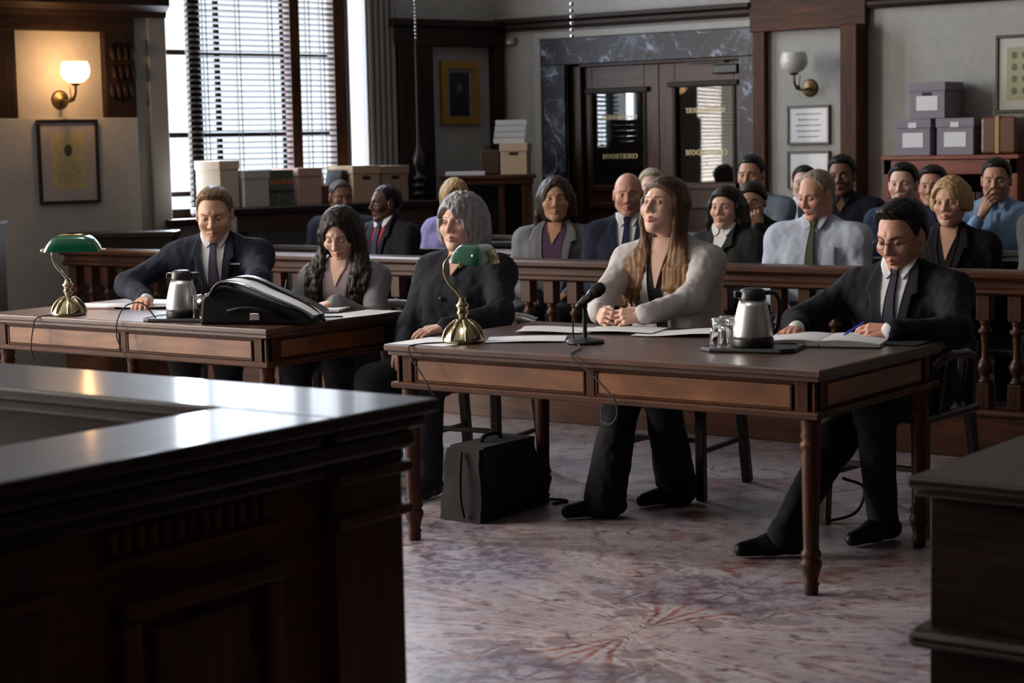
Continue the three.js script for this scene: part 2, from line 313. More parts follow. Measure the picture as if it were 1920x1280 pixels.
// windows: frame, muntins, panes, sill (the first one is in view)
WINDOWS.forEach(([a, b], n) => {
  const w = onWindowWall(structure(`window_${n + 1}`, n ? 'tall sash window of the side wall' : 'tall sash window behind the dark venetian blinds', 'window'));
  const z = -0.26, m = 0.035;
  const bars = [bx(-b, -b + 0.05, SILL, HEAD, z, z + 0.06), bx(-a - 0.05, -a, SILL, HEAD, z, z + 0.06), bx(-b, -a, SILL, SILL + 0.06, z, z + 0.06), bx(-b, -a, HEAD - 0.06, HEAD, z, z + 0.06)];
  mesh('window_frame', bars, M.trim, w);
  for (const y of [1.19, 1.62, 2.22, 2.82, 3.42, 4.02, 4.6]) mesh('muntin', bx(-b, -a, y - m / 2, y + m / 2, z + 0.01, z + 0.05, 0.004, 'x'), M.trim, w);
  const cols = 3, rows = [SILL + 0.06, 1.19, 1.62, 2.22, 2.82, 3.42, 4.02, 4.6, HEAD - 0.06];
  for (let i = 1; i < cols; i++) { const x = -b + (b - a) * i / cols; mesh('muntin', bx(x - m / 2, x + m / 2, SILL, HEAD, z + 0.012, z + 0.048, 0.004, 'y'), M.trim, w); }
  for (let i = 0; i < cols; i++) for (let j = 0; j < rows.length - 1; j++) mesh('pane', pb(-b + (b - a) * i / cols, -b + (b - a) * (i + 1) / cols, rows[j], rows[j + 1], z + 0.026, z + 0.03), M.pane, w);
  mesh('window_sill', bx(-b - 0.06, -a + 0.06, SILL - 0.05, SILL, -0.24, 0.1, 0.012), M.trim, w);
  if (n) { // the other windows carry open wooden blinds as well
    mesh('head_box', bx(-b + 0.02, -a - 0.02, HEAD - 0.12, HEAD, -0.12, -0.04), M.trim, w);
    if (n === 1) { const g = bx(-b + 0.03, -a - 0.03, -0.0018, 0.0018, -0.025, 0.025, 0); g.rotateX(-0.3); for (let y = 1.1; y < HEAD - 0.14; y += 0.0415) mesh('slat', g, M.slat, w).position.set(0, y, -0.055); }
  } else { // posts of the inner sash
    mesh('sash_post', bx(-2.80, -2.70, SILL, HEAD, -0.14, -0.085, 0.006, 'y'), M.trim, w);
    mesh('sash_post', bx(-1.975, -1.89, SILL, HEAD, -0.12, -0.02, 0.006, 'y'), M.brownTrim, w);
    mesh('sash_post', bx(-1.585, -1.48, SILL, HEAD, -0.12, -0.02, 0.006, 'y'), M.brownTrim, w);
  }
});
for (const [a, b, label] of [[1.97, 2.84, 'wide dark venetian blind in the window left of the brown post'], [1.58, 1.895, 'narrow dark venetian blind in the window right of the brown post']]) {
  const bl = onWindowWall(thing('venetian_blind', label, 'blind', [0, 0, 0], 0, 'venetian blinds of the tall window'));
  bl.userData.group = 'venetian blinds of the tall window';
  onWindowWall(bl);
  const g = bx(-b, -a, -0.0018, 0.0018, -0.025, 0.025, 0); g.rotateX(-0.3);
  for (let y = 1.1, i = 0; y < 2.78; y += 0.0415, i++) { const s = mesh('slat', g, M.slat, bl); s.position.set(0, y, -0.055); s.rotation.x = (hash2(i, 3, a * 10) - 0.5) * 0.06; }
  mesh('head_rail', bx(-b, -a, 2.78, 2.84, -0.085, -0.03), M.slat, bl);
  mesh('bottom_rail', bx(-b, -a, 1.055, 1.08, -0.08, -0.03), M.slat, bl);
  for (const k of b - a > 0.5 ? [0.18, 0.5, 0.82] : [0.3, 0.7]) { const x = -b + (b - a) * k; mesh('ladder_cord', [pb(x - 0.003, x + 0.003, 1.08, 2.78, -0.03, -0.027), pb(x - 0.003, x + 0.003, 1.08, 2.78, -0.085, -0.082)], M.cord, bl); }
}
{ // walls out of view and ceiling close the room
  const r = structure('wall_right', 'dark panelled wall on the right of the courtroom'); mesh('panelling', pb(3.8, 4.1, 0, TOP, BACK - 0.25, 4.1), M.panelling, r);
  const f = structure('wall_front', 'dark panelled wall behind the judge'); mesh('panelling', pb(-14.2, 4.1, 0, TOP, 3.6, 3.9), M.panelling, f);
  const c = structure('ceiling', 'flat plaster ceiling', 'ceiling'); mesh('plaster', pb(-14.5, 4.1, TOP, TOP + 0.2, BACK - 0.4, 4.1), M.ceiling, c);
}

// ================================================================ furniture
// ---- gallery rail with turned balusters
{
  const Z = -8.34, X0 = -9.75, X1 = -1.6;
  const r = thing('gallery_rail', 'long mahogany gallery rail with turned balusters in front of the public seats', 'railing', [0, 0, Z]);
  mesh('handrail', mouldX([[-0.075, 0.835], [0.075, 0.835], [0.095, 0.85], [0.095, 0.868], [0.08, 0.878], [-0.08, 0.878], [-0.095, 0.868], [-0.095, 0.85]], X0, X1), M.rail, r);
  mesh('under_rail', mouldX([[-0.05, 0.765], [0.05, 0.765], [0.065, 0.775], [0.065, 0.792], [0.045, 0.80], [0.045, 0.834], [-0.045, 0.834], [-0.045, 0.80], [-0.065, 0.792], [-0.065, 0.775]], X0, X1), M.rail, r);
  mesh('plinth', [bx(X0, X1, 0, 0.205, -0.07, 0.07), mouldX([[-0.085, 0.205], [0.085, 0.205], [0.09, 0.215], [0.08, 0.23], [-0.08, 0.23], [-0.09, 0.215]], X0, X1)], M.rail, r);
  const turned = lathe([[0.0, 0.35], [0.03, 0.35], [0.034, 0.36], [0.022, 0.372], [0.019, 0.385], [0.033, 0.41], [0.037, 0.43], [0.026, 0.452], [0.017, 0.468], [0.0165, 0.53], [0.021, 0.56], [0.019, 0.575], [0.033, 0.585], [0.034, 0.598], [0.02, 0.61], [0.024, 0.63], [0.03, 0.645], [0, 0.645]], 14);
  const bal = merge([bx(-0.034, 0.034, 0.23, 0.352, -0.034, 0.034, 0.006, 'y'), turned, bx(-0.034, 0.034, 0.642, 0.766, -0.034, 0.034, 0.006, 'y')]);
  for (let x = X0 + 0.06; x < X1; x += 0.154) { const b = mesh('baluster', bal, M.rail, r); b.position.x = x; }
}
// ---- public pews
for (const [z, n] of [[-9.15, 'front'], [-9.93, 'middle'], [-10.68, 'rear'], [-11.42, 'rearmost']]) {
  const p = thing('pew', `long dark wooden ${n} pew behind the gallery rail`, 'bench', [0, 0, z], 0, 'pews of the public gallery');
  const x0 = n.startsWith('rear') ? -8.3 : n === 'middle' ? -8.88 : -8.95, x1 = -1.9;
  mesh('seat', bx(x0, x1, 0.405, 0.44, -0.22, 0.24, 0.01), M.chair, p);
  const back = bx(x0, x1, 0.44, 0.82, -0.018, 0.018, 0.006, 'x'); back.rotateX(-0.16); back.translate(0, 0.02, -0.19); mesh('backrest', back, M.chair, p);
  const cap = bx(x0, x1, 0.8, 0.84, -0.035, 0.03, 0.01, 'x'); cap.rotateX(-0.16); cap.translate(0, 0.02, -0.19); mesh('top_rail', cap, M.chair, p);
  for (const x of [x0, (x0 + x1) / 2, x1 - 0.04]) mesh('bench_end', bx(x, x + 0.04, 0, 0.405, -0.24, 0.22, 0.006, 'y'), M.chair, p);
}
// ---- counsel tables
function counselTable(label, x0, x1, z0, z1) {     // z0 front edge, z1 rear edge
  const t = thing('counsel_table', label, 'table', [0, 0, 0], 0, 'counsel tables');
  const H = 0.76, A = 0.612, o = 0.035;
  mesh('tabletop', [bx(x0, x1, H - 0.026, H, z1, z0, 0.007), bx(x0 + 0.012, x1 - 0.012, H - 0.042, H - 0.026, z1 + 0.012, z0 - 0.012, 0.004, 'x')], M.table, t);
  const ax0 = x0 + o, ax1 = x1 - o, az0 = z0 - o, az1 = z1 + o, w = 0.075, mid = (x0 + x1) / 2;
  mesh('apron', [pb(ax0, ax1, A, H - 0.04, az0 - 0.03, az0 - 0.012), pb(ax0, ax1, A, H - 0.04, az1 + 0.012, az1 + 0.03), pb(ax0 + 0.012, ax0 + 0.03, A, H - 0.04, az1, az0, 'z'), pb(ax1 - 0.03, ax1 - 0.012, A, H - 0.04, az1, az0, 'z'),
    bx(mid - 0.018, mid + 0.018, A, H - 0.042, az0 - 0.02, az0 - 0.002, 0.004, 'y'), bx(ax0, ax1, H - 0.055, H - 0.042, az0 - 0.02, az0 - 0.003, 0.003, 'x'), bx(ax1 - 0.02, ax1 - 0.003, H - 0.055, H - 0.042, az1, az0, 0.003, 'z')], M.tableFrame, t);
  const lip = 0.018;
  mesh('lower_moulding', [bx(ax0 - lip, ax1 + lip, A - 0.02, A + 0.004, az0 - 0.03, az0 + lip, 0.007), bx(ax0 - lip, ax1 + lip, A - 0.02, A + 0.004, az1 - lip, az1 + 0.03, 0.007), bx(ax0 - lip, ax0 + 0.03, A - 0.02, A + 0.004, az1 + 0.03, az0 - 0.03, 0.007, 'z'), bx(ax1 - 0.03, ax1 + lip, A - 0.02, A + 0.004, az1 + 0.03, az0 - 0.03, 0.007, 'z')], M.tableFrame, t);
  for (const [a, b] of [[ax0 + w + 0.02, mid - 0.03], [mid + 0.03, ax1 - w - 0.02]]) {
    const p = mesh('drawer_front', bx(a, b, A + 0.012, H - 0.06, az0 - 0.016, az0 - 0.004, 0.004, 'x'), M.panel, t);
    mesh('cock_bead', [pb(a - 0.006, b + 0.006, A + 0.006, A + 0.012, az0 - 0.016, az0 - 0.001), pb(a - 0.006, a, A + 0.012, H - 0.06, az0 - 0.016, az0 - 0.001), pb(b, b + 0.006, A + 0.012, H - 0.06, az0 - 0.016, az0 - 0.001)], M.tableFrame, p);
  }
  mesh('end_panel', bx(ax1 - 0.016, ax1 - 0.004, A + 0.012, H - 0.06, az1 + w + 0.02, az0 - w - 0.02, 0.004, 'z'), M.panel, t);
  mesh('end_panel', bx(ax0 + 0.004, ax0 + 0.016, A + 0.012, H - 0.06, az1 + w + 0.02, az0 - w - 0.02, 0.004, 'z'), M.panel, t);
  const leg = lathe([[0, 0], [0.021, 0], [0.024, 0.012], [0.024, 0.03], [0.028, 0.036], [0.022, 0.046], [0.028, 0.075], [0.036, 0.098], [0.036, 0.112], [0.028, 0.122], [0.034, 0.132], [0.034, 0.142], [0.027, 0.152], [0.0265, 0.17], [0.031, 0.40], [0.033, 0.47], [0.028, 0.483], [0.037, 0.495], [0.037, 0.507], [0.028, 0.518], [0.036, 0.532], [0.03, 0.546], [0.034, 0.575], [0.036, 0.60], [0, 0.60]], 20);
  for (const sx of [ax0 + w / 2, ax1 - w / 2]) for (const sz of [az0 - w / 2, az1 + w / 2]) {
    const l = mesh('leg', merge([leg.clone(), bx(-w / 2, w / 2, A - 0.01, H - 0.042, -w / 2, w / 2, 0.005, 'y')]), M.tableFrame, t); l.position.set(sx, 0, sz);
  }
  return t;
}
counselTable('long wooden counsel table standing nearer the right, with turned legs', -4.585, -2.75, -5.425, -6.43);
counselTable('long wooden counsel table at the left edge, partly behind the dark bench', -7.25, -5.42, -5.667, -6.60);
// ---- chairs at the tables
function courtChair(x, z, yaw, label) {
  const c = thing('court_chair', label, 'chair', [x, 0, z], yaw * RAD, 'wooden chairs at the counsel tables');
  mesh('seat', bx(-0.235, 0.235, 0.425, 0.46, -0.22, 0.24, 0.014, 'x'), M.chair, c);
  const seg = (x0, y0, z0, x1, y1, z1, a, b) => { const l = Math.hypot(x1 - x0, y1 - y0, z1 - z0), g = bx(-a, a, 0, l, -b, b, 0.006, 'y'); g.applyQuaternion(new THREE.Quaternion().setFromUnitVectors(V(0, 1, 0), V(x1 - x0, y1 - y0, z1 - z0).normalize())); g.translate(x0, y0, z0); return g; };
  for (const s of [-1, 1]) {
    mesh('leg', seg(s * 0.215, 0, 0.215, s * 0.205, 0.43, 0.2, 0.02, 0.02), M.chair, c);
    mesh('leg', seg(s * 0.2, 0, -0.27, s * 0.19, 0.44, -0.2, 0.02, 0.022), M.chair, c);
    mesh('back_post', seg(s * 0.19, 0.44, -0.205, s * 0.185, 0.70, -0.245, 0.018, 0.018), M.chair, c);
    mesh('stretcher', seg(s * 0.205, 0.2, 0.2, s * 0.195, 0.2, -0.24, 0.011, 0.011), M.chair, c);
    const arm = mesh('armrest', tube([[s * 0.19, 0.64, -0.235], [s * 0.245, 0.672, -0.05], [s * 0.24, 0.668, 0.1], [s * 0.215, 0.63, 0.15]], 0.018, 16, 8), M.chair, c);
    mesh('arm_support', seg(s * 0.22, 0.45, 0.12, s * 0.235, 0.655, 0.1, 0.014, 0.014), M.chair, arm);
  }
  mesh('stretcher', seg(-0.2, 0.25, 0.205, 0.2, 0.25, 0.205, 0.011, 0.011), M.chair, c);
  mesh('crest_rail', tube([[-0.195, 0.69, -0.24], [-0.11, 0.705, -0.262], [0, 0.71, -0.27], [0.11, 0.705, -0.262], [0.195, 0.69, -0.24]], 0.022, 18, 8), M.chair, c);
  for (let i = -2; i <= 2; i++) mesh('back_slat', seg(i * 0.07, 0.455, -0.205, i * 0.07, 0.695, -0.258, 0.016, 0.006), M.chair, c);
  return c;
}
// ---- foreground bench: L-shaped ledge on a panelled front
{
  const b = thing('witness_bench', 'dark panelled bench with a wide polished ledge in the left foreground', 'bench');
  const X = -2.56, Z = -3.22, H = 0.95, top = (x0, x1, z0, z1, g) => [bx(x0, x1, H - 0.03, H, z0, z1, 0.008, g), bx(x0 + 0.02, x1 - 0.02, H - 0.062, H - 0.03, z0 + 0.02, z1 - 0.02, 0.012, g)];
  mesh('ledge', top(-5.4, X, Z, Z + 0.345, 'x'), M.bench, b);
  mesh('ledge', top(X - 0.33, X, Z + 0.3455, -0.9, 'z'), M.bench, b);
  const fx = X - 0.075, far = Z + 0.075;   // body faces
  mesh('carcass', [bx(fx - 0.1, fx - 0.035, 0, H - 0.06, far + 0.03, -1.0, 0.004, 'z'), bx(-5.3, fx - 0.1, 0, H - 0.06, far, far + 0.1, 0.004, 'x')], M.trim, b);
  mesh('frieze_moulding', [bx(fx - 0.05, X - 0.022, H - 0.105, H - 0.062, far - 0.02, -1.0, 0.016, 'z'), bx(fx - 0.05, X - 0.045, H - 0.135, H - 0.105, far, -1.0, 0.01, 'z'), bx(-5.3, fx, H - 0.105, H - 0.062, far - 0.05, far, 0.016, 'x')], M.bench, b);
  for (const [z0, z1] of [[-3.145, -2.92], [-2.16, -1.93]]) {
    const p = mesh('pilaster', bx(fx - 0.03, fx + 0.022, 0, H - 0.13, z0, z1, 0.005, 'y'), M.brownTrim, b);
    mesh('necking', [bx(fx - 0.03, fx + 0.045, 0.70, 0.725, z0 - 0.012, z1 + 0.012, 0.008, 'z'), bx(fx - 0.03, fx + 0.05, H - 0.155, H - 0.13, z0 - 0.012, z1 + 0.012, 0.008, 'z')], M.brownTrim, p);
  }
  mesh('field', bx(fx - 0.04, fx - 0.02, 0, H - 0.13, -2.92, -2.16, 0.003, 'z'), M.brownTrim, b);
  const band = mesh('dentil_band', [bx(fx - 0.025, fx + 0.006, 0.812, 0.826, -2.77, -2.31, 0.004, 'z'), bx(fx - 0.025, fx + 0.008, 0.732, 0.746, -2.78, -2.30, 0.004, 'z')], M.brownTrim, b);
  for (let i = 0; i < 13; i++) { const z = -2.75 + i * 0.034; mesh('dentil', bx(fx - 0.025, fx, 0.752, 0.804, z, z + 0.018, 0.006, 'y'), M.brownTrim, band); }
  const fr = mesh('panel_moulding', [bx(fx - 0.025, fx + 0.03, 0.628, 0.665, -2.77, -2.33, 0.012, 'z'), bx(fx - 0.025, fx + 0.016, 0.1, 0.628, -2.77, -2.72, 0.012, 'y'), bx(fx - 0.025, fx + 0.016, 0.1, 0.628, -2.38, -2.33, 0.012, 'y'), bx(fx - 0.025, fx + 0.016, 0.1, 0.14, -2.72, -2.38, 0.012, 'z')], M.brownTrim, b);
  mesh('raised_panel', bx(fx - 0.025, fx + 0.004, 0.17, 0.60, -2.68, -2.42, 0.012, 'y'), M.brownTrim, fr);
}
// ---- dark desk at the right edge
{
  const d = thing('clerk_desk', 'dark wooden desk in shadow at the right foreground edge', 'desk');
  mesh('desktop', [bx(-1.712, 0.1, 0.735, 0.76, -4.75, -3.79, 0.006), bx(-1.70, 0.09, 0.715, 0.735, -4.74, -3.80, 0.006, 'x')], M.trim, d);
  mesh('body', bx(-1.675, 0.05, 0.05, 0.715, -4.7, -3.83, 0.004), M.trim, d);
  mesh('side_moulding', [bx(-1.715, 0.05, 0.375, 0.42, -4.72, -3.79, 0.018, 'x'), bx(-1.71, 0.06, 0, 0.08, -4.72, -3.79, 0.01, 'x')], M.trim, d);
  mesh('side_panel', bx(-1.685, -1.67, 0.46, 0.68, -4.6, -3.93, 0.006, 'z'), M.trim, d);
}
// ---- low cabinet and bench end at the left edge
{
  const c = thing('side_cabinet', 'plain dark grey-brown cabinet cut by the left edge of the picture', 'cabinet', [-9.42, 0, -7.28], 36 * RAD);
  mesh('body', bx(-0.3, 0.16, 0, 1.075, -0.22, 0.2), std({ color: lin(0.045, 0.042, 0.034), roughness: 0.6 }), c);
  mesh('top', bx(-0.32, 0.18, 1.075, 1.1, -0.24, 0.22), std({ color: lin(0.05, 0.046, 0.038), roughness: 0.5 }), c);
  const e = thing('panelled_box', 'black panelled box standing behind the left brass lamp', 'box', [-9.65, 0, -8.72], 36 * RAD);
  mesh('body', bx(-0.35, 0.36, 0, 0.93, -0.1, 0.1), M.chair, e); mesh('cap', bx(-0.37, 0.38, 0.93, 0.97, -0.12, 0.12, 0.01), M.chair, e);
}
// ---- long table under the window, low cabinet in the corner, red bookcase
const TBL = 1.10;
{
  const t = onWindowWall(thing('window_table', 'long dark table of files under the window', 'table')); onWindowWall(t);
  mesh('tabletop', bx(-2.95, -1.17, TBL - 0.05, TBL, 0.12, 0.72, 0.01), M.trim, t);
  mesh('apron', bx(-2.9, -1.2, TBL - 0.17, TBL - 0.05, 0.16, 0.68, 0.006), wood(T.mahogany, 0.5), t);
  for (const x of [-2.86, -1.26]) for (const z of [0.2, 0.58]) mesh('leg', bx(x, x + 0.07, 0, TBL - 0.17, z, z + 0.07, 0.008), M.trim, t);
  mesh('lower_shelf', bx(-2.82, -1.24, 0.72, 0.745, 0.2, 0.62, 0.004), M.trim, t);
  const c = thing('corner_cabinet', 'dark wooden cabinet below the cardboard box and gilt portrait', 'cabinet', [-8.72, 0, -11.62], 36.25 * RAD);
  mesh('top', [bx(-0.37, 0.37, 1.245, 1.275, -0.22, 0.22, 0.006), bx(-0.35, 0.35, 1.2, 1.245, -0.2, 0.2, 0.012)], M.rail, c);
  mesh('body', [bx(-0.34, 0.34, 0, 1.2, -0.2, -0.17), bx(-0.34, -0.30, 0, 1.2, -0.17, 0.18, 0.004, 'y'), bx(0.26, 0.34, 0, 1.2, -0.17, 0.18, 0.004, 'y'), bx(0.08, 0.13, 0, 1.2, -0.17, 0.17, 0.004, 'y'), bx(-0.3, 0.26, 0.8, 0.82, -0.17, 0.15, 0.002, 'x'), bx(-0.3, 0.26, 0, 0.1, -0.17, 0.15, 0.002, 'x')], M.rail, c);
  const b = thing('bookcase', 'red-brown wooden bookcase under the grey file boxes', 'bookcase', [0, 0, -12.39]);
  const BX0 = -5.62, BX1 = -4.66, BH = 1.372, BD = 0.34;
  mesh('body', [bx(BX0, BX0 + 0.06, 0, BH - 0.03, 0, BD, 0.004, 'y'), bx(BX1 - 0.06, BX1, 0, BH - 0.03, 0, BD, 0.004, 'y'), bx(BX0, BX1, 0, BH - 0.03, 0, 0.02, 0, 'y'), bx(BX0, BX1, 0, 0.1, 0.02, BD, 0.004, 'x'), bx(-5.16, -5.11, 0.1, BH - 0.13, 0.02, BD, 0.004, 'y')], M.bookcase, b);
  mesh('top', bx(BX0 - 0.015, BX1 + 0.015, BH - 0.03, BH, 0, BD + 0.02, 0.006), M.bookcase, b);
  mesh('frieze', bx(BX0, BX1, BH - 0.13, BH - 0.03, BD - 0.03, BD, 0.004, 'x'), M.bookcase, b);
  mesh('door_panel', bx(BX0 + 0.06, -5.16, 0.1, BH - 0.13, BD - 0.03, BD - 0.008, 0.004, 'y'), M.bookcase, b);
  for (const y of [0.45, 0.85]) mesh('shelf', bx(-5.11, BX1 - 0.06, y, y + 0.02, 0.02, BD - 0.02, 0.002, 'x'), M.bookcase, b);
  // law books on the bookcase shelf
  let x = -5.1; const cols = [[0.05, 0.012, 0.01], [0.02, 0.03, 0.02], [0.09, 0.05, 0.02], [0.03, 0.015, 0.012]], names = ['dark red', 'dark green', 'tan', 'brown'];
  for (let i = 0; i < 9; i++) {
    const w = 0.036 + (i * 7 % 4) * 0.003, k = i % 4, bk = thing('law_book', `${['first', 'second', 'third', 'fourth', 'fifth', 'sixth', 'seventh', 'eighth', 'ninth'][i]} law book from the left in the bookcase, ${names[k]}`, 'book', [x + w / 2, 0.87, -12.39], 0, 'law books in the red-brown bookcase');
    mesh('cover', [pb(-w / 2, -w / 2 + 0.003, 0, 0.25, 0.08, 0.3), pb(w / 2 - 0.003, w / 2, 0, 0.25, 0.08, 0.3), pb(-w / 2, w / 2, 0, 0.25, 0.297, 0.3)], std({ color: lin(...cols[k]), roughness: 0.6 }), bk);
    mesh('pages', pb(-w / 2 + 0.003, w / 2 - 0.003, 0.005, 0.245, 0.085, 0.297), M.paper, bk);
    x += w + 0.003;
  }
}
// ---- tall turned post beside the portrait bay
{
  const p = thing('turned_post', 'tall slim black turned post with ringed lower shaft beside the portrait', 'post', [-9.161, 0, -11.325]);
  const pr = [[0, 0], [0.1, 0], [0.1, 0.02], [0.05, 0.05], [0.03, 0.09]];
  for (let i = 0; i < 19; i++) { const y = 0.12 + i * 0.062; pr.push([0.026, y], [0.052, y + 0.016], [0.052, y + 0.036], [0.026, y + 0.05]); }
  pr.push([0.022, 1.32], [0.045, 1.36], [0.05, 1.42], [0.03, 1.48], [0.018, 1.52], [0.013, 1.6], [0.011, 2.32], [0, 2.32]);
  mesh('shaft', lathe(pr, 16), std({ color: lin(0.02, 0.017, 0.016), roughness: 0.28 }), p);
  const beads = []; for (let i = 0; i < 11; i++) { const g = new THREE.SphereGeometry(0.011, 10, 8); g.translate(0, 2.33 + i * 0.028, 0); beads.push(uvs(g, 'y')); }
  mesh('bead_finial', beads, M.chrome, p);
}
{ // chain hanging from the ceiling in front of the door
  const c = thing('hanging_chain', 'short bead chain hanging from above before the door marble', 'chain', [-5.63, TOP, -8.27]);
  for (let i = 0; i < Math.round((TOP - 2.06) / 0.0335); i++) { const g = new THREE.SphereGeometry(0.012, 8, 6); const m = mesh('bead', g, M.chrome, c); m.position.y = -0.02 - i * 0.0335; }
  mesh('ceiling_hook', lathe([[0, -0.01], [0.03, -0.01], [0.03, 0], [0, 0]], 12), M.oldBrass, c);
}
// ---- wall lamps
function sconce(label, lit) {
  const s = thing('wall_lamp', label, 'lamp');
  mesh('back_plate', turn(lathe([[0, 0.03], [0.02, 0.028], [0.028, 0.02], [0.05, 0.016], [0.062, 0.008], [0.066, 0], [0, 0]], 24), Math.PI / 2), M.oldBrass, s);
  const arm = mesh('arm', [tube([[0, 0, 0.02], [0, -0.015, 0.1], [0, -0.005, 0.2], [0, 0.04, 0.245], [0, 0.085, 0.25]], 0.009, 24, 8), tube([[0, -0.01, 0.19], [0, 0.03, 0.17], [0, 0.065, 0.165], [0, 0.085, 0.15]], 0.005, 14, 6), move(lathe([[0, 0], [0.018, 0.004], [0.022, 0.014], [0.012, 0.03], [0, 0.034]], 14), 0, -0.015, 0.19)], M.oldBrass, s);
  mesh('gallery_ring', move(lathe([[0, 0], [0.022, 0.004], [0.034, 0.014], [0.032, 0.02], [0, 0.02]], 18), 0, 0.085, 0.25), M.oldBrass, s);
  const bowl = [[0.03, 0.105], [0.06, 0.115], [0.09, 0.145], [0.1, 0.185], [0.094, 0.225], [0.083, 0.25], [0.08, 0.25], [0.09, 0.224], [0.096, 0.186], [0.086, 0.148], [0.058, 0.119], [0.03, 0.109]];
  const mat = lit ? phy({ color: lin(0.85, 0.8, 0.7), roughness: 0.3, transmission: 0.5, thickness: 0, emissive: lin(1, 0.8, 0.5), emissiveIntensity: 0.9 }) : M.opal;
  mesh('glass_shade', move(lathe(bowl, 28), 0, 0, 0.25), mat, s);
  const bulb = new THREE.SphereGeometry(0.03, 16, 12); bulb.translate(0, 0.185, 0.25);
  mesh('light_bulb', bulb, lit ? std({ color: lin(1, 0.9, 0.7), emissive: lin(1, 0.8, 0.5), emissiveIntensity: 3 }) : M.white, s);
  if (lit) { const l = new THREE.PointLight(0xffc080, 0.5); l.name = 'wall_lamp_bulb'; l.shadow.radius = 1.4; l.castShadow = true; l.position.set(0, 0.185, 0.25); s.add(l); }
  return s;
}
{
  const a = sconce('lit wall lamp with glowing opal glass bowl on a brass arm', true), p = wallPoint(3.86, 1.87, 0.0); a.position.copy(p); a.rotation.y = WALL_TURN;
  const b = sconce('unlit wall lamp with grey glass bowl above the two certificates', false); b.position.set(-6.36, 1.867, BACK);
}
// ---- bell-shaded pendant lamps hanging above the tables, over the top edge of the picture
[[-6.3, -5.1, 'over the left counsel table'], [-3.9, -4.5, 'over the floor before the right counsel table']].forEach(([x, z, where]) => {
  const p = thing('pendant_lamp', `dark bell-shaded pendant lamp hanging ${where}`, 'lamp', [x, TOP, z], 0, 'pendant lamps'), D = TOP - 4.2;
  mesh('ceiling_rose', lathe([[0, -0.05], [0.03, -0.045], [0.07, -0.012], [0.075, 0], [0, 0]], 20), M.oldBrass, p);
  mesh('rod', lathe([[0, -0.52 - D], [0.009, -0.52 - D], [0.009, -0.04], [0, -0.04]], 10), M.oldBrass, p);
  mesh('bell_shade', lathe([[0, -0.5], [0.05, -0.5], [0.09, -0.54], [0.16, -0.66], [0.22, -0.74], [0.215, -0.742], [0.155, -0.665], [0.085, -0.55], [0.045, -0.51], [0, -0.51]], 28), M.oldBrass, p).position.y = -D;
  mesh('diffuser_lamp', lathe([[0, -0.727], [0.205, -0.727], [0.205, -0.72], [0, -0.72]], 28), std({ color: lin(0.9, 0.88, 0.84), emissive: lin(1, 0.95, 0.88), emissiveIntensity: 1.5 }), p).position.y = -D;
  const l = new THREE.SpotLight(0xfff6ee, 11, 0, 44 * RAD, 0.9); l.name = 'pendant_light'; l.castShadow = true; l.shadow.radius = 10; l.position.set(0, -0.76 - D, 0); l.target.position.set(0, -5, 0); p.add(l); p.add(l.target);
});
// ---- framed pictures
function framed(name, label, w, h, bar, depth, frameMat, draw, mount = '#cfcac4') {
  const f = thing(name, label, 'picture');
  const g = [bx(-w / 2, w / 2, h / 2 - bar, h / 2, 0, depth, 0.004, 'x'), bx(-w / 2, w / 2, -h / 2, -h / 2 + bar, 0, depth, 0.004, 'x'), bx(-w / 2, -w / 2 + bar, -h / 2 + bar, h / 2 - bar, 0, depth, 0.004, 'y'), bx(w / 2 - bar, w / 2, -h / 2 + bar, h / 2 - bar, 0, depth, 0.004, 'y')];
  mesh('frame', g, frameMat, f);
  const c = document.createElement('canvas'); c.width = 256; c.height = Math.round(256 * h / w); const k = c.getContext('2d');
  k.fillStyle = mount; k.fillRect(0, 0, c.width, c.height); draw(k, c.width, c.height);
  const t = new THREE.CanvasTexture(c); t.colorSpace = THREE.SRGBColorSpace;
  const pg = new THREE.BoxGeometry(w - bar * 1.2, h - bar * 1.2, 0.004); pg.translate(0, 0, depth * 0.4);
  mesh('print', pg, std({ map: t, roughness: 0.6 }), f);
  mesh('glazing', pb(-w / 2 + bar * 0.7, w / 2 - bar * 0.7, -h / 2 + bar * 0.7, h / 2 - bar * 0.7, depth * 0.4 + 0.004, depth * 0.4 + 0.006), w > 0.6 ? M.pane : M.museumGlass, f);
  return f;
}
const lines = (k, x, y, w, n, gap, hh, col) => { k.fillStyle = col; for (let i = 0; i < n; i++) { const ww = w * (0.75 + 0.25 * hash2(i, n, 9)); k.fillRect(x + (w - ww) / 2, y + i * gap, ww, hh); } };
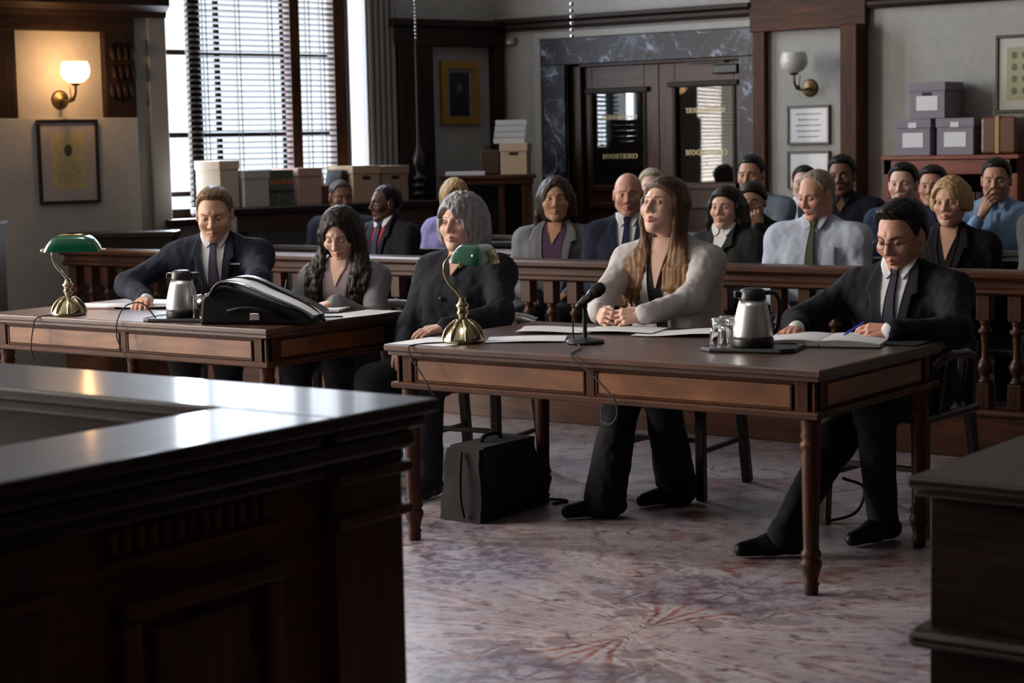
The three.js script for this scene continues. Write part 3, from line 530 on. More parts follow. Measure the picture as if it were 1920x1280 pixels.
{
  const a = framed('framed_document', 'black framed yellowed document with small portrait below the lit wall lamp', 0.45, 0.575, 0.022, 0.025, M.frameBlack, (k, w, h) => {
    k.fillStyle = '#b9a878'; k.fillRect(w * 0.2, h * 0.14, w * 0.6, h * 0.7); k.fillStyle = '#a08e5c'; for (let i = 0; i < 60; i++) k.fillRect(w * (0.22 + 0.55 * hash2(i, 1, 4)), h * (0.16 + 0.66 * hash2(i, 2, 4)), 10, 4);
    k.fillStyle = '#4a4438'; k.beginPath(); k.ellipse(w * 0.5, h * 0.36, w * 0.07, h * 0.075, 0, 0, 7); k.fill(); lines(k, w * 0.28, h * 0.5, w * 0.44, 9, h * 0.032, 2, '#8d7d52');
  }, '#a8a09c');
  a.position.copy(wallPoint(3.855, 1.447, 0.071)); a.rotation.y = WALL_TURN;
  const b = framed('gilt_portrait', 'small dark portrait in a wide gilt frame in the corner bay', 0.375, 0.5, 0.062, 0.04, M.gilt, (k, w, h) => {
    k.fillStyle = '#1a2030'; k.fillRect(w * 0.17, h * 0.12, w * 0.66, h * 0.76); k.fillStyle = '#0d1018'; k.beginPath(); k.ellipse(w * 0.5, h * 0.9, w * 0.27, h * 0.34, 0, 0, 7); k.fill(); k.fillStyle = '#5a5450'; k.beginPath(); k.ellipse(w * 0.5, h * 0.4, w * 0.09, h * 0.1, 0, 0, 7); k.fill(); k.fillStyle = '#0d1018'; k.fillRect(w * 0.17, h * 0.88, w * 0.66, h * 0.06);
  }, '#8d8a86');
  b.position.copy(wallPoint(0.428, 1.922, 0.001)); b.rotation.y = WALL_TURN;
  const c = framed('framed_certificate', 'black framed certificate with dark printed lines, upper of two', 0.345, 0.285, 0.017, 0.02, M.frameBlack, (k, w, h) => { k.fillStyle = '#d8d8dc'; k.fillRect(w * 0.08, h * 0.08, w * 0.84, h * 0.84); lines(k, w * 0.16, h * 0.18, w * 0.68, 5, h * 0.155, 7, '#6a6a70'); }, '#c9c9cd');
  c.position.set(-6.37, 1.6, BACK);
  const d = framed('framed_certificate', 'pale framed certificate, lower of two, partly behind spectators', 0.345, 0.275, 0.017, 0.02, M.frameBlack, (k, w, h) => { k.fillStyle = '#dfe0e4'; k.fillRect(w * 0.07, h * 0.07, w * 0.86, h * 0.86); lines(k, w * 0.2, h * 0.3, w * 0.6, 5, h * 0.1, 2, '#b9bac0'); }, '#d3d3d6');
  d.position.set(-6.37, 1.275, BACK);
  const e = framed('framed_photograph', 'large framed sheet with rows of small ovals at the right edge', 0.62, 0.525, 0.022, 0.025, M.frameBlack, (k, w, h) => { k.fillStyle = '#a9aa84'; k.fillRect(w * 0.11, h * 0.14, w * 0.8, h * 0.72); k.fillStyle = '#5c6350'; for (let j = 0; j < 4; j++) for (let i = 0; i < 6; i++) { k.beginPath(); k.ellipse(w * (0.2 + i * 0.125), h * (0.25 + j * 0.16), w * 0.036, h * 0.05, 0, 0, 7); k.fill(); } }, '#c6c4bc');
  e.position.set(-4.64, 1.91, BACK);
  const s = thing('wall_sensor', 'small pale sensor high on the wall by the corner', 'sensor', [-9.02, 2.33, BACK]);
  mesh('housing', bx(-0.045, 0.045, -0.03, 0.03, 0, 0.05, 0.012), M.greyPaint, s); const eye = new THREE.SphereGeometry(0.016, 12, 8); eye.translate(0, -0.012, 0.05); mesh('lens', eye, M.white, s);
}

// ================================================================ people
// ---- distance fields and their surfaces
function smin(a, b, k) { const h = k - Math.abs(a - b); return h > 0 ? Math.min(a, b) - h * h / (4 * k) : Math.min(a, b); }
const smax = (a, b, k) => -smin(-a, -b, k);
function ell(x, y, z, cx, cy, cz, rx, ry, rz) {
  x = (x - cx) / rx; y = (y - cy) / ry; z = (z - cz) / rz; const k0 = Math.sqrt(x * x + y * y + z * z), k1 = Math.sqrt(x * x / (rx * rx) + y * y / (ry * ry) + z * z / (rz * rz));
  return k1 < 1e-9 ? -Math.min(rx, ry, rz) : k0 * (k0 - 1) / k1;
}
function cap(x, y, z, a, b, ra, rb) {
  const dx = b[0] - a[0], dy = b[1] - a[1], dz = b[2] - a[2], px = x - a[0], py = y - a[1], pz = z - a[2];
  let t = (px * dx + py * dy + pz * dz) / (dx * dx + dy * dy + dz * dz + 1e-12); t = t < 0 ? 0 : t > 1 ? 1 : t;
  const qx = px - dx * t, qy = py - dy * t, qz = pz - dz * t;
  return Math.sqrt(qx * qx + qy * qy + qz * qz) - (ra + (rb - ra) * t);
}
class Field {
  constructor(k = 0.03) { this.c = []; this.k = k; this.lo = [9, 9, 9]; this.hi = [-9, -9, -9]; }
  cap(a, b, ra, rb = ra) { this.c.push([a, b, ra, rb]); for (let i = 0; i < 3; i++) { this.lo[i] = Math.min(this.lo[i], a[i] - ra, b[i] - rb); this.hi[i] = Math.max(this.hi[i], a[i] + ra, b[i] + rb); } return this; }
  add(f) { for (const c of f.c) this.cap(...c); return this; }
  d(x, y, z) {
    let r = 1e3; const k = this.k;
    for (const c of this.c) { const e = cap(x, y, z, c[0], c[1], c[2], c[3]); if (e < r + k) r = r > 500 ? e : smin(r, e, k); }
    return r;
  }
}
// naive surface nets of f inside lo..hi with cells of size h
function nets(f, lo, hi, h, colour) {
  const n = [0, 1, 2].map((i) => Math.ceil((hi[i] - lo[i]) / h) + 2), [nx, ny, nz] = n, o = lo.map((v) => v - h * 0.5), val = new Float32Array(nx * ny * nz), B = 6;
  const at = (i, j, k) => (k * ny + j) * nx + i;
  for (let k = 0; k < nz; k += B) for (let j = 0; j < ny; j += B) for (let i = 0; i < nx; i += B) {
    const c = f(o[0] + (i + B / 2) * h, o[1] + (j + B / 2) * h, o[2] + (k + B / 2) * h), near = Math.abs(c) < B * h * 1.25 + 0.02;
    for (let kk = k; kk < Math.min(nz, k + B); kk++) for (let jj = j; jj < Math.min(ny, j + B); jj++) for (let ii = i; ii < Math.min(nx, i + B); ii++) val[at(ii, jj, kk)] = near ? f(o[0] + ii * h, o[1] + jj * h, o[2] + kk * h) : c;
  }
  const pos = [], idx = [], vid = new Int32Array(nx * ny * nz).fill(-1), C = [0, 1, nx, nx + 1, nx * ny, nx * ny + 1, nx * ny + nx, nx * ny + nx + 1];
  const E = [[0, 1], [2, 3], [4, 5], [6, 7], [0, 2], [1, 3], [4, 6], [5, 7], [0, 4], [1, 5], [2, 6], [3, 7]];
  for (let k = 0; k < nz - 1; k++) for (let j = 0; j < ny - 1; j++) for (let i = 0; i < nx - 1; i++) {
    const b = at(i, j, k); let m = 0; for (let q = 0; q < 8; q++) if (val[b + C[q]] < 0) m |= 1 << q;
    if (m === 0 || m === 255) continue;
    let x = 0, y = 0, z = 0, c = 0;
    for (const [p, q] of E) { if (((m >> p) & 1) === ((m >> q) & 1)) continue; const va = val[b + C[p]], vb = val[b + C[q]], t = va / (va - vb); x += (p & 1) + ((q & 1) - (p & 1)) * t; y += ((p >> 1) & 1) + (((q >> 1) & 1) - ((p >> 1) & 1)) * t; z += (p >> 2) + ((q >> 2) - (p >> 2)) * t; c++; }
    vid[b] = pos.length / 3; pos.push(o[0] + (i + x / c) * h, o[1] + (j + y / c) * h, o[2] + (k + z / c) * h);
  }
  for (let k = 1; k < nz - 1; k++) for (let j = 1; j < ny - 1; j++) for (let i = 1; i < nx - 1; i++) {
    const b = at(i, j, k), s = val[b] < 0;
    const quad = (p, q, r, t, flip) => { const [A, Bq, Cq, D] = [vid[p], vid[q], vid[r], vid[t]]; if (A < 0 || Bq < 0 || Cq < 0 || D < 0) return; if (!flip) idx.push(A, Bq, Cq, A, Cq, D); else idx.push(A, Cq, Bq, A, D, Cq); };
    if (s !== val[b + 1] < 0) quad(b, b - nx, b - nx - nx * ny, b - nx * ny, !s);
    if (s !== val[b + nx] < 0) quad(b, b - nx * ny, b - nx * ny - 1, b - 1, !s);
    if (s !== val[b + nx * ny] < 0) quad(b, b - 1, b - 1 - nx, b - nx, !s);
  }
  const nor = new Float32Array(pos.length), col = colour ? new Float32Array(pos.length) : null, e = h * 0.6, g = new THREE.BufferGeometry();
  for (let i = 0; i < pos.length; i += 3) {
    const x = pos[i], y = pos[i + 1], z = pos[i + 2], gx = f(x + e, y, z) - f(x - e, y, z), gy = f(x, y + e, z) - f(x, y - e, z), gz = f(x, y, z + e) - f(x, y, z - e), l = Math.hypot(gx, gy, gz) || 1;
    nor[i] = gx / l; nor[i + 1] = gy / l; nor[i + 2] = gz / l;
    if (col) { const c = colour(x, y, z, nor[i], nor[i + 1], nor[i + 2]); col[i] = c[0]; col[i + 1] = c[1]; col[i + 2] = c[2]; }
  }
  g.setAttribute('position', new THREE.BufferAttribute(new Float32Array(pos), 3)); g.setAttribute('normal', new THREE.BufferAttribute(nor, 3)); g.setIndex(idx);
  if (col) g.setAttribute('color', new THREE.BufferAttribute(col, 3));
  return g;
}
const fieldMesh = (F, h, extra = 0, wrinkle = 0, seedN = 0) => nets((x, y, z) => F.d(x, y, z) - extra - (wrinkle ? wrinkle * (N3(x * 16 + seedN, y * 9, z * 16) + 0.6 * N3(x * 34, y * 22 + seedN, z * 34)) : 0), F.lo.map((v) => v - extra - 0.012), F.hi.map((v) => v + extra + 0.012), h);
// a thin piece of cloth lying on the front of a field: rows of [y, xLeft, xRight], pushed off by out
function patch(f, rows, out, cols = 6, sub = 4, thick = 0.003, zStart = 0.7, axis = null) {
  const R = []; for (let i = 0; i < rows.length - 1; i++) for (let s = 0; s < sub; s++) { const t = s / sub; R.push(rows[i].map((v, k) => mixv(v, rows[i + 1][k], t))); } R.push(rows[rows.length - 1]);
  const pos = [], idx = [], n = cols + 1;
  for (const layer of [out + thick, out - 0.004]) for (const [y, a, b] of R) for (let c = 0; c <= cols; c++) {
    const x = mixv(a, b, c / cols); let z = zStart; for (let s = 0; s < 60; s++) { const d = f(x, y, z); z -= Math.max(d * 0.9, 0.0008); if (d < 0.001) break; }
    const e = 0.004, gx = f(x + e, y, z) - f(x - e, y, z), gy = f(x, y + e, z) - f(x, y - e, z), gz = Math.max(0.004, f(x, y, z + e) - f(x, y, z - e)), l = Math.hypot(gx, gy, gz);
    pos.push(x + gx / l * layer, y + gy / l * layer, z + gz / l * layer);
  }
  const m = R.length, L = m * n, q = (a, b, c, d) => idx.push(a, b, c, a, c, d);
  const flip = R[0][0] > R[R.length - 1][0];
  for (let r = 0; r < m - 1; r++) for (let c = 0; c < cols; c++) { const a = r * n + c, b = a + 1, d = a + n, e = d + 1; if (flip) { q(a, d, e, b); q(L + a, L + b, L + e, L + d); } else { q(a, b, e, d); q(L + a, L + d, L + e, L + b); } }
  for (let r = 0; r < m - 1; r++) for (const c of [0, cols]) { const a = r * n + c, d = a + n; q(a, d, L + d, L + a); }
  for (const r of [0, m - 1]) for (let c = 0; c < cols; c++) { const a = r * n + c, b = a + 1; q(a, b, L + b, L + a); }
  const g = new THREE.BufferGeometry(); g.setAttribute('position', new THREE.BufferAttribute(new Float32Array(pos), 3)); g.setIndex(idx);
  const k = g.toNonIndexed(); k.computeVertexNormals();
  // smooth the outer face
  return mergeNormals(g);
}
function mergeNormals(g) { g.computeVertexNormals(); return g; }

// ---- heads: origin mid-head, z to the face, x to the person's left
function headField(o) {
  const j = o.jaw ?? 1, n = o.nose ?? 1, f = o.fat ?? 0, male = o.male;
  return (x, y, z) => {
    const ax = Math.abs(x);
    let d = ell(x, y, z, 0, 0.028, -0.016, 0.0765, 0.09, 0.098);
    d = smin(d, ell(x, y, z, 0, -0.03, 0.018, 0.061 + f * 0.012, 0.078, 0.07), 0.03);
    d = smin(d, cap(ax, y, z, [0.05 * j + f * 0.008, -0.058, -0.002], [0.012 * j, -0.098, 0.058], 0.019 + f * 0.006, 0.017), 0.03);
    d = smin(d, ell(x, y, z, 0, -0.1, 0.064, 0.02 * j, 0.015, 0.016), 0.018);
    d = smin(d, cap(ax, y, z, [0.012, 0.026, 0.075], [0.042, 0.024, 0.062], male ? 0.012 : 0.009, 0.008), 0.018);
    d = smin(d, ell(ax, y, z, 0.042, -0.026, 0.058, 0.022, 0.02, 0.022), 0.026);
    d = smax(d, -ell(ax, y, z, 0.031, 0.004, 0.1, 0.0205, 0.0135, 0.026), 0.012);              // eye sockets
    d = smin(d, cap(x, y, z, [0, 0.014, 0.084], [0, -0.028, 0.103 * n], 0.0075, 0.0115), 0.012);   // nose
    d = smin(d, ell(ax, y, z, 0.0115, -0.034, 0.092, 0.009, 0.008, 0.011), 0.007);
    d = smax(d, -ell(ax, y, z, 0.007, -0.0425, 0.094, 0.004, 0.004, 0.006), 0.003);
    d = smin(d, cap(ax, y, z, [0, -0.0592, 0.089], [0.024, -0.0652, 0.076], 0.0052, 0.0028), 0.006);   // lips
    d = smin(d, cap(ax, y, z, [0, -0.0732, 0.0865], [0.021, -0.068, 0.0765], 0.0064, 0.003), 0.006);
    d = smax(d, -cap(ax, y, z, [0, -0.066, 0.0965], [0.025, -0.0672, 0.0815], 0.0022, 0.0015), 0.003);
    let e = ell(ax, y, z, 0.079, -0.004, -0.008, 0.01, 0.031, 0.018);                         // ears
    e = smax(e, -ell(ax, y, z, 0.089, 0.0, -0.004, 0.006, 0.02, 0.01), 0.004);
    d = smin(d, e, 0.008);
    return d;
  };
}
const skull = (x, y, z, t) => ell(x, y, z, 0, 0.028, -0.016, 0.0765 + t, 0.09 + t, 0.098 + t);
// ---- hair in the head frame: each returns a distance
const HAIR = {
  short: (o) => (x, y, z) => {
    const ax = Math.abs(x), rc = o.recede ?? 0;
    let line = z > 0.012 ? mixv(-0.018, 0.064 + rc, smooth(0.012, 0.05, z)) + (0.012 + rc * 0.4) * smooth(0.05, 0.085, z) + (o.temple ?? 0.25) * Math.max(0, ax - 0.03) * smooth(0.04, 0.07, z) : mixv(-0.018, -0.086, smooth(-0.02, -0.075, z));
    line += 0.04 * Math.exp(-(((z + 0.01) / 0.017) ** 2)) - (o.low ?? 0) * smooth(0.04, 0.07, z);
    const m = y - line + 0.005 * N3(x * 60, 1, z * 60), k = smooth(-0.004, 0.034, m), t = (o.t ?? 0.012) * (1 - 0.45 * smooth(0.045, 0.08, ax) * smooth(0.08, 0.02, y)) + (o.lift ? o.lift * smooth(0.0, 0.09, z) * smooth(0.06, 0.11, y) : 0);
    return skull(x, y, z, mixv(-0.009, t, k)) - k * (0.003 * N3(x * 45, y * 25, z * 30 + 3) + 0.0018 * N3(x * 130, y * 40, z * 60));
  },
  bald: () => (x, y, z) => smax(skull(x, y, z, 0.003), Math.max(z + 0.0 - (y < 0.0 ? 0.01 : -0.02), y - 0.035, -0.075 - y), 0.006),
  bob: (o) => (x, y, z) => {
    const ax = Math.abs(x), t = o.t ?? 0.02, len = o.len ?? -0.11;
    let d = smin(skull(x, y, z, t), ell(x, y, z, 0, -0.03, -0.025, 0.098 + (o.wide ?? 0), 0.12, 0.105), 0.04) - (o.rough ?? 0.004) * (N3(x * 50 + 5, y * 14, z * 50) + 0.5 * N3(x * 120, y * 22, z * 120));
    d = smax(d, len + 0.35 * Math.max(0, z) - y, 0.015);
    const fx = x + (o.side ?? 0) * (y > 0.02 ? 0.03 : 0);
    d = smax(d, -ell(fx, y, z, 0, -0.05 + (o.bang ?? 0), 0.115, 0.064, 0.118, 0.1), 0.01);
    return smax(d, -ell(x, y, z, 0, -0.06, 0.06, 0.06, 0.09, 0.06), 0.008);
  },
  back: (o) => (x, y, z) => {
    const line = (z > 0 ? z * 0.86 : z) - 0.008, m = y - line - (o.part ? 0.012 * Math.max(0, 1 - Math.abs(x) / 0.03) * (z > 0.04 ? 1 : 0) : 0), k = smooth(-0.004, 0.03, m);
    const d = skull(x, y, z, mixv(-0.009, o.t ?? 0.01, k)) - k * (0.003 * N3(x * 25, y * 20, z * 50) + 0.0015 * N3(x * 120, y * 20, z * 40));
    return smin(d, ell(x, y, z, 0, -0.03, -0.115, 0.045, 0.06, 0.035), 0.02);
  },
};
const skinMat = phy({ vertexColors: true, roughness: 0.48, specularIntensity: 0.7 });
const cloth = (c, r = 0.85) => phy({ color: lin(...c), roughness: r, specularIntensity: 0.5 });
const hairMat = phy({ vertexColors: true, roughness: 0.5, specularIntensity: 0.45 });
const clothCache = {};
const fabric = (c, r) => clothCache[c.join() + r] ??= cloth(c, r);

const vAdd = (a, b, s = 1) => [a[0] + b[0] * s, a[1] + b[1] * s, a[2] + b[2] * s];
const vSub = (a, b) => [a[0] - b[0], a[1] - b[1], a[2] - b[2]];
const vLen = (a) => Math.hypot(...a), vNorm = (a) => { const l = vLen(a) || 1; return a.map((v) => v / l); };
const vCross = (a, b) => [a[1] * b[2] - a[2] * b[1], a[2] * b[0] - a[0] * b[2], a[0] * b[1] - a[1] * b[0]];
const vLerp = (a, b, t) => a.map((v, i) => mixv(v, b[i], t));
function elbow(S, W, l1, l2, pole) {
  let d = vSub(W, S), L = Math.min(vLen(d), (l1 + l2) * 0.995); const n = vNorm(d), a = (l1 * l1 - l2 * l2 + L * L) / (2 * L), h = Math.sqrt(Math.max(0, l1 * l1 - a * a));
  const p = vNorm(vAdd(pole, n, -(pole[0] * n[0] + pole[1] * n[1] + pole[2] * n[2])));
  return vAdd(vAdd(S, n, a), p, h);
}
// a hand: wrist, direction of the fingers, direction the back of the hand faces, side, finger curl
function hand(W, fwd, back, side, curl, s = 1, thumbIn = 0.3) {
  const F = new Field(0.008), f = vNorm(fwd), r0 = vNorm(vCross(f, back)), u = vNorm(vCross(r0, f)), r = r0.map((v) => v * side);   // r points to the thumb side
  const P = (a, b, c) => [0, 1, 2].map((i) => W[i] + (f[i] * a + r[i] * b + u[i] * c) * s);
  F.cap(vAdd(W, f, -0.03 * s), P(0.02, 0, 0), 0.025 * s, 0.024 * s);
  F.cap(P(0.015, 0.012, 0), P(0.085, 0.028, 0.002), 0.019 * s, 0.0125 * s).cap(P(0.015, 0, 0), P(0.088, 0.009, 0.004), 0.019 * s, 0.0125 * s).cap(P(0.015, -0.008, 0), P(0.085, -0.011, 0.003), 0.019 * s, 0.012 * s).cap(P(0.015, -0.014, 0), P(0.078, -0.029, 0), 0.018 * s, 0.0115 * s);
  const finger = (base, len, rad, spread, c) => { let p = base, a = 0; const seg = [0.45, 0.31, 0.24]; for (let i = 0; i < 3; i++) { a -= c * [0.9, 1.15, 0.8][i]; const dir = [0, 1, 2].map((k) => f[k] * Math.cos(a) + u[k] * Math.sin(a) + r[k] * spread), q = vAdd(p, vNorm(dir), len * seg[i] * s); F.cap(p, q, rad * (1 - i * 0.08) * s, rad * (0.92 - i * 0.09) * s); p = q; } };
  const c = Array.isArray(curl) ? curl : [curl, curl, curl, curl];
  F.k = 0.006;
  finger(P(0.088, 0.029, 0.002), 0.072, 0.0088, 0.08, c[0]); finger(P(0.09, 0.0095, 0.004), 0.08, 0.009, 0.02, c[1]); finger(P(0.087, -0.011, 0.003), 0.074, 0.0085, -0.04, c[2]); finger(P(0.08, -0.03, 0), 0.058, 0.0075, -0.1, c[3]);
  const t1 = P(0.03, 0.03, -0.008), t2 = P(0.058, 0.046 - thumbIn * 0.015, -0.016 - thumbIn * 0.02), t3 = P(0.085, 0.046 - thumbIn * 0.04, -0.022 - thumbIn * 0.03);
  F.cap(P(0.012, 0.018, -0.004), t1, 0.016 * s, 0.014 * s).cap(t1, t2, 0.0125 * s, 0.0105 * s).cap(t2, t3, 0.0105 * s, 0.0085 * s);
  return F;
}
const addColour = (g, c) => { const a = new Float32Array(g.attributes.position.count * 3); for (let i = 0; i < a.length; i += 3) { a[i] = c[0]; a[i + 1] = c[1]; a[i + 2] = c[2]; } g.setAttribute('color', new THREE.BufferAttribute(a, 3)); return g; };
const SKIN = { fair: [0.6, 0.355, 0.255], pale: [0.66, 0.425, 0.33], tan: [0.48, 0.265, 0.175], brown: [0.2, 0.1, 0.062], dark: [0.075, 0.037, 0.024], ruddy: [0.56, 0.3, 0.215] };

function person(o) {
  const yaw = (o.yaw ?? 0) * RAD, cs = Math.cos(yaw), sn = Math.sin(yaw), big = o.big;
  const lean = o.lean ?? 0.06, side = o.side ?? 0;
  // head in the world is given; the hips stand back from it by the lean
  const [hx, hy, hz] = o.head, root = [hx - sn * lean - cs * side, hz - cs * lean + sn * side];
  const toL = (p) => { const dx = p[0] - root[0], dz = p[2] - root[1]; return [dx * cs - dz * sn, p[1], dx * sn + dz * cs]; };
  const P = thing('person', o.label, 'person', [root[0], 0, root[1]], yaw, o.group);
  const hs = o.hs ?? 1, Hc = toL(o.head), male = o.male, w = o.build ?? 1, cell = big ? 0.010 : 0.014;
  const seat = o.seat ?? 0.455;
  // joints
  const drop = o.drop ?? 0.205, N = [Hc[0] * 0.95, Hc[1] - drop * hs + 0.07, Hc[2] * 0.93 - 0.035], pel = [0, seat + 0.105, 0.0];
  const sw = (male ? 0.185 : 0.163) * (o.shoulder ?? 1), shY = N[1] - 0.07, tilt = o.tilt ?? 0, st = o.twist ?? 0;
  const SL = [N[0] + sw * Math.cos(st), shY + tilt, N[2] + 0.005 - sw * Math.sin(st)], SR = [N[0] - sw * Math.cos(st), shY - tilt, N[2] + 0.005 + sw * Math.sin(st)];
  const mid = (t) => vLerp(pel, [N[0], N[1] - 0.06, N[2]], t);
  const torso = new Field(0.07);
  const lr = (c, h, r) => torso.cap([c[0] - h, c[1], c[2]], [c[0] + h, c[1], c[2]], r);
  lr(pel, 0.085 * w, 0.115 * w); lr(mid(0.35), 0.07 * w, 0.105 * w * (o.belly ?? 1)); lr(vAdd(mid(0.68), [0, 0, 0.008]), 0.075 * w, 0.108 * w);
  if (!male) torso.cap(vAdd(mid(0.7), [-0.07, 0, 0.06]), vAdd(mid(0.7), [0.07, 0, 0.06]), 0.062 * w * (o.bust ?? 1));
  torso.cap(vAdd(SL, [-0.045, -0.045, 0]), vAdd(SR, [0.045, -0.045, 0]), 0.082); torso.cap(SL, SR, 0.052);
  torso.cap(vAdd(SL, [-0.06, 0.035, 0]), [N[0] + 0.03, N[1] + 0.012, N[2] - 0.01], 0.028, 0.046).cap(vAdd(SR, [0.06, 0.035, 0]), [N[0] - 0.03, N[1] + 0.012, N[2] - 0.01], 0.028, 0.046);
  // arms
  const ag = (male ? 1 : 0.88) * (1 + (w - 1) * 0.7), arms = {}, armF = new Field(0.03), l1 = (o.arm ?? 1) * 0.285, l2 = (o.arm ?? 1) * 0.25;
  for (const [k, S, s] of [['L', SL, 1], ['R', SR, -1]]) {
    const spec = o.hands?.[k] ?? {}; let W = spec.at ? toL(spec.at) : [N[0] * 0.5 + s * 0.12, seat + 0.17, 0.28];
    const reach = vSub(W, S), L = vLen(reach), most = (l1 + l2) * 0.985; if (L > most) W = vAdd(S, reach, most / L);
    const E = elbow(S, W, l1, l2, spec.pole ?? [s * 0.55, -0.75, -0.35]);
    arms[k] = { S, E, W, s, spec }; armF.cap(S, E, 0.05 * ag, 0.041 * ag).cap(E, W, 0.04 * ag, 0.028);
  }
  // legs
  const legF = new Field(0.03), feet = {};
  for (const [k, s] of [['L', 1], ['R', -1]]) {
    const f = o.feet?.[k], hip = [s * 0.085, pel[1] - 0.015, 0.02]; let A = f ? toL([f[0], f[2] ?? 0.09, f[1]]) : [s * 0.1, 0.09, 0.4];
    const K = elbow(hip, A, 0.43, 0.42, o.kneePole?.[k] ?? [s * 0.05, 0.9, 0.7]); feet[k] = { hip, K, A, s };
    legF.cap(hip, K, 0.088 * w, 0.06).cap(K, A, 0.058, 0.04);
  }
  // head orientation
  const q = new THREE.Quaternion().setFromEuler(new THREE.Euler(-(o.pitch ?? 0) * RAD, ((o.face ?? o.yaw ?? 0) - (o.yaw ?? 0)) * RAD, (o.roll ?? 0) * RAD, 'YXZ'));
  const HM = new THREE.Matrix4().compose(V(...Hc), q, V(hs, hs, hs)), HI = HM.clone().invert(), e = HI.elements;
  const inHead = (x, y, z) => [e[0] * x + e[4] * y + e[8] * z + e[12], e[1] * x + e[5] * y + e[9] * z + e[13], e[2] * x + e[6] * y + e[10] * z + e[14]];
  const hf = headField({ male, jaw: o.jaw ?? (male ? 1.06 : 0.92), nose: o.nose, fat: o.fat });
  const nb = inHead(N[0], N[1] - 0.02, N[2] - 0.005), neckR = male ? 0.058 : 0.049;
  const headAndNeck = (x, y, z) => smin(hf(x, y, z), cap(x, y, z, [0, -0.05, -0.028], nb, neckR * 0.94 + (o.fat ?? 0) * 0.008, neckR * 1.1), 0.028);
  const base = SKIN[o.skin ?? 'fair'], lip = (o.lips ?? [0.84, 0.62, 0.62]).map((v, i) => base[i] * v);
  const skinAt = (x, y, z) => {
    const ax = Math.abs(x), inLip = (y < -0.053 && y > -0.081 && ax < 0.026 && z > 0.066) ? smooth(0.0135, 0.0095, Math.abs(y + 0.0668) + Math.max(0, ax - 0.008) * 0.42) : 0;
    const blush = Math.max(0, 1 - Math.hypot((ax - 0.043) / 0.026, (y + 0.03) / 0.024)) * (z > 0.02 ? 1 : 0), nz = Math.max(0, 1 - Math.hypot(x, y + 0.034, z - 0.1) / 0.022), mott = 1 + 0.07 * N3(x * 70, y * 70, z * 70);
    let c = base.map((v, i) => v * mott * (1 - (blush * 0.9 + nz * 0.7) * [0.02, 0.2, 0.2][i]));
    if (o.stubble) { const k = o.stubble * smooth(-0.035, -0.06, y) * smooth(-0.02, 0.03, z); c = c.map((v, i) => mixv(v, base[i] * 0.55, k)); }
    return c.map((v, i) => mixv(v, lip[i], inLip));
  };
  const hcell = big ? 0.0032 : 0.0046;
  const headGeo = nets(headAndNeck, [-0.1, Math.min(-0.14, nb[1] - 0.02), Math.min(-0.13, nb[2] - 0.07)], [0.1, 0.13, 0.125], hcell, skinAt); headGeo.applyMatrix4(HM);
  // the body below the clothes, one surface with head, neck and hands
  const bodyF = new Field(0.05); bodyF.add(torso).add(armF).add(legF); bodyF.cap([N[0], N[1] - 0.03, N[2]], vLerp(N, Hc, 0.45), neckR * 0.92, neckR * 0.9);
  const geos = [headGeo, addColour(fieldMesh(bodyF, 0.018, -0.013), base)];
  for (const k of ['L', 'R']) {
    const A = arms[k], sp = A.spec; if (sp.hide) continue;
    const tw = (d) => { if (!d) return null; const a = toL(vAdd([root[0], 0, root[1]], d)); return a; };
    const fw = tw(sp.fwd) ?? vNorm(vSub(A.W, A.E)), bk = tw(sp.back) ?? [0, 1, 0.2];
    const HF = hand(A.W, fw, bk, A.s * (sp.flip ?? 1), sp.curl ?? 0.35, (male ? 1 : 0.92) * (o.handScale ?? 1), sp.thumb ?? 0.3); A.hand = HF;
    geos.push(addColour(fieldMesh(HF, big ? 0.0034 : 0.006), base.map((v, i) => v * [1, 0.93, 0.93][i])));
  }
  for (const g of geos) for (const a of Object.keys(g.attributes)) if (!['position', 'normal', 'color'].includes(a)) g.deleteAttribute(a);
  const body = mesh('body', mergeGeometries(geos), skinMat, P);
  // eyes, lids, brows
  const gaze = (o.gaze ?? 0) * RAD, eyeG = new THREE.SphereGeometry(0.0118, 20, 14); { const p = eyeG.attributes.position, c = new Float32Array(p.count * 3); for (let i = 0; i < p.count; i++) { const z = p.getZ(i) / 0.0118, r = Math.acos(Math.min(1, z)), v = r < 0.2 ? [0.004, 0.004, 0.004] : r < 0.5 ? (o.iris ?? [0.05, 0.035, 0.025]) : [0.62, 0.59, 0.57]; c.set(v, i * 3); } eyeG.setAttribute('color', new THREE.BufferAttribute(c, 3)); }
  const eyeMat = phy({ vertexColors: true, roughness: 0.15 });
  for (const s of [-1, 1]) {
    const m = new THREE.Mesh(eyeG, eyeMat); m.matrixAutoUpdate = true;
    const em = mesh('eye', eyeG.clone().applyMatrix4(new THREE.Matrix4().makeRotationX(-(o.gazeV ?? 0) * RAD)).applyMatrix4(new THREE.Matrix4().makeRotationY(gaze)).translate(s * 0.031, 0.003, 0.0735).applyMatrix4(HM), eyeMat, P);
    const lid = new THREE.SphereGeometry(0.0132, 18, 10, 0, Math.PI * 2, 0, Math.PI * 0.5); lid.rotateX((o.lid ?? 0) - 0.42); lid.translate(s * 0.031, 0.003, 0.0733); lid.applyMatrix4(HM); addColour(lid, base.map((v) => v * 0.9)); { const c = lid.attributes.color; for (let i = c.count - 19; i < c.count; i++) c.setXYZ(i, 0.012, 0.009, 0.008); } mesh('eyelid', lid, skinMat, em);
    const low = new THREE.SphereGeometry(0.0128, 18, 8, 0, Math.PI * 2, Math.PI * 0.62, Math.PI * 0.38); low.rotateX(-0.04); low.translate(s * 0.031, 0.0025, 0.073); low.applyMatrix4(HM); mesh('lower_lid', addColour(low, base.map((v) => v * 0.95)), skinMat, em);
